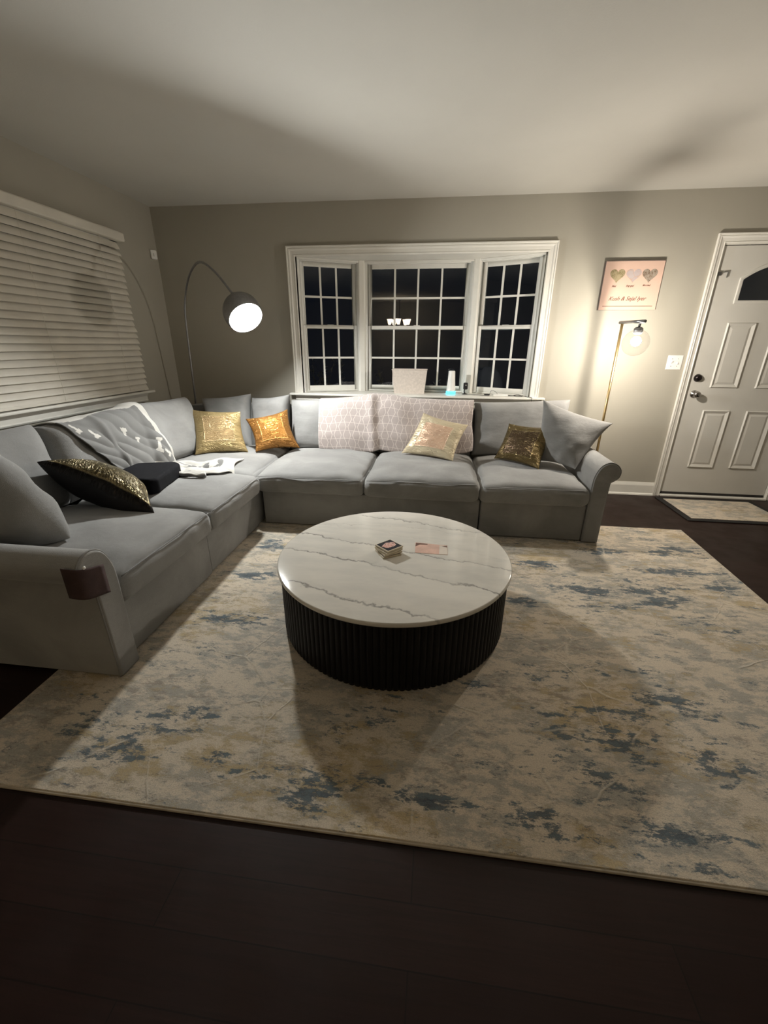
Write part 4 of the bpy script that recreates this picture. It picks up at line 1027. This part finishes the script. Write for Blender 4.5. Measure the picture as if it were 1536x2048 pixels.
MB().tube([(0.262, 4.22, ZS+0.008), (0.255, 4.222, ZS+0.03), (0.262, 4.222, ZS+0.05)], 0.006, 8).build('stem', 'black_plastic', sc, smooth=True)
MB().box((0.244, 4.205, ZS+0.045), (0.286, 4.232, ZS+0.108)).build('body', 'black_plastic', sc, bevel=0.008, seg=3)
MB().lathe([(0, 0.006), (0.007, 0.005), (0.009, 0)], n=16, M4=RY(0.268, ZS+0.085, 4.205)).build('lens', 'chrome', sc, smooth=True)
pb = MB().box((0.52, 4.12, ZS), (0.655, 4.165, ZS+0.014)).build('power_adapter', 'plastic', origin=(0.59, 4.14, ZS), bevel=0.005)
tag(pb, 'small flat white adapter box lying at the right end of the sill', 'adapter')
kk = MB().box((0.44, 4.145, ZS), (0.49, 4.17, ZS+0.014)).build('cable_plug', 'black_plastic', origin=(0.46, 4.16, ZS), bevel=0.004)
tag(kk, 'little black cable plug on the sill between camera and white adapter', 'plug')
def cable(pts, label, r=0.0022):
    o = MB().tube(catmull(pts, 8), r, 6).build('cable', 'cable', origin=pts[0], smooth=True); return tag(o, label, 'cable')
z = ZS + 0.0025
cable([(0.285, 4.215, z), (0.33, 4.18, z), (0.40, 4.165, z), (0.445, 4.158, z)], 'thin black cable running from the sill camera to the plug')
cable([(0.655, 4.14, z), (0.69, 4.11, z+0.004), (0.74, 4.12, z+0.014), (0.78, 4.09, z+0.004), (0.74, 4.07, z+0.002), (0.70, 4.09, z+0.006), (0.76, 4.10, z+0.01), (0.815, 4.07, z), (0.845, 4.045, z), (0.852, 4.026, z-0.006), (0.85, 4.024, 0.86), (0.848, 4.040, 0.78), (0.85, 4.07, 0.70)], 'tangled black cable looping at the right end of the sill and hanging down')
cable([(0.49, 4.158, z+0.006), (0.505, 4.15, z+0.045), (0.545, 4.16, z+0.03), (0.56, 4.15, z+0.013)], 'short black cable loop rising from the plug to the white adapter', 0.0016)

# ================================================================== OUTSIDE
tag(MB().box((-8, D+0.14, -0.6), (9, 16, -0.5)).build('lawn', 'ground', origin=(0, 8, -0.55)), kind='structure')
def shrub(cx, cy, h, w_, n, seed, label):
    rnd = random.Random(seed); t = empty('garden_shrub', (cx, cy, -0.5), label, 'shrub'); WL[t.name] = Vector(t.location)
    st = MB(); lf = MB()
    for k in range(n):
        a = rnd.uniform(0, 6.283); rr = w_*rnd.uniform(0.15, 1); hh = h*rnd.uniform(0.6, 1)
        P = [(cx+0.1*rr*math.cos(a), cy+0.1*rr*math.sin(a), -0.5)]
        for q in (0.4, 0.75, 1.0): P.append((cx+rr*q**1.5*math.cos(a)+rnd.uniform(-.05, .05), cy+0.6*rr*q**1.5*math.sin(a)+rnd.uniform(-.04, .04), -0.5+(hh+0.5)*q + rnd.uniform(-.03, .03)))
        cp = catmull(P, 5); st.tube(cp, [0.006*(1-0.7*i/len(cp)) for i in range(len(cp))], 5)
        for p in cp[5:]:
            for _ in range(2):
                d = Vector((rnd.uniform(-1, 1), rnd.uniform(-1, 1), rnd.uniform(-0.3, 1))).normalized(); L_ = rnd.uniform(0.04, 0.09); sd = d.cross(Vector((0, 0, 1))).normalized()*0.010
                p = Vector(p); e = p + d*L_; mid = p + d*L_*0.5 + Vector((0, 0, 0.006))
                lf.add([p, mid+sd, e, mid-sd, mid + Vector((0, 0, -0.004))], [(0, 1, 4), (1, 2, 4), (2, 3, 4), (3, 0, 4)])
    st.build('stems', 'bush', t, smooth=True); lf.build('leaves', 'bush', t)
shrub(-1.25, 4.82, 1.16, 0.50, 40, 3, 'twiggy shrub outside, seen through the left panes of the bay window')
shrub(-0.45, 5.15, 1.02, 0.50, 22, 9, 'low twiggy shrub outside behind the storage bin')
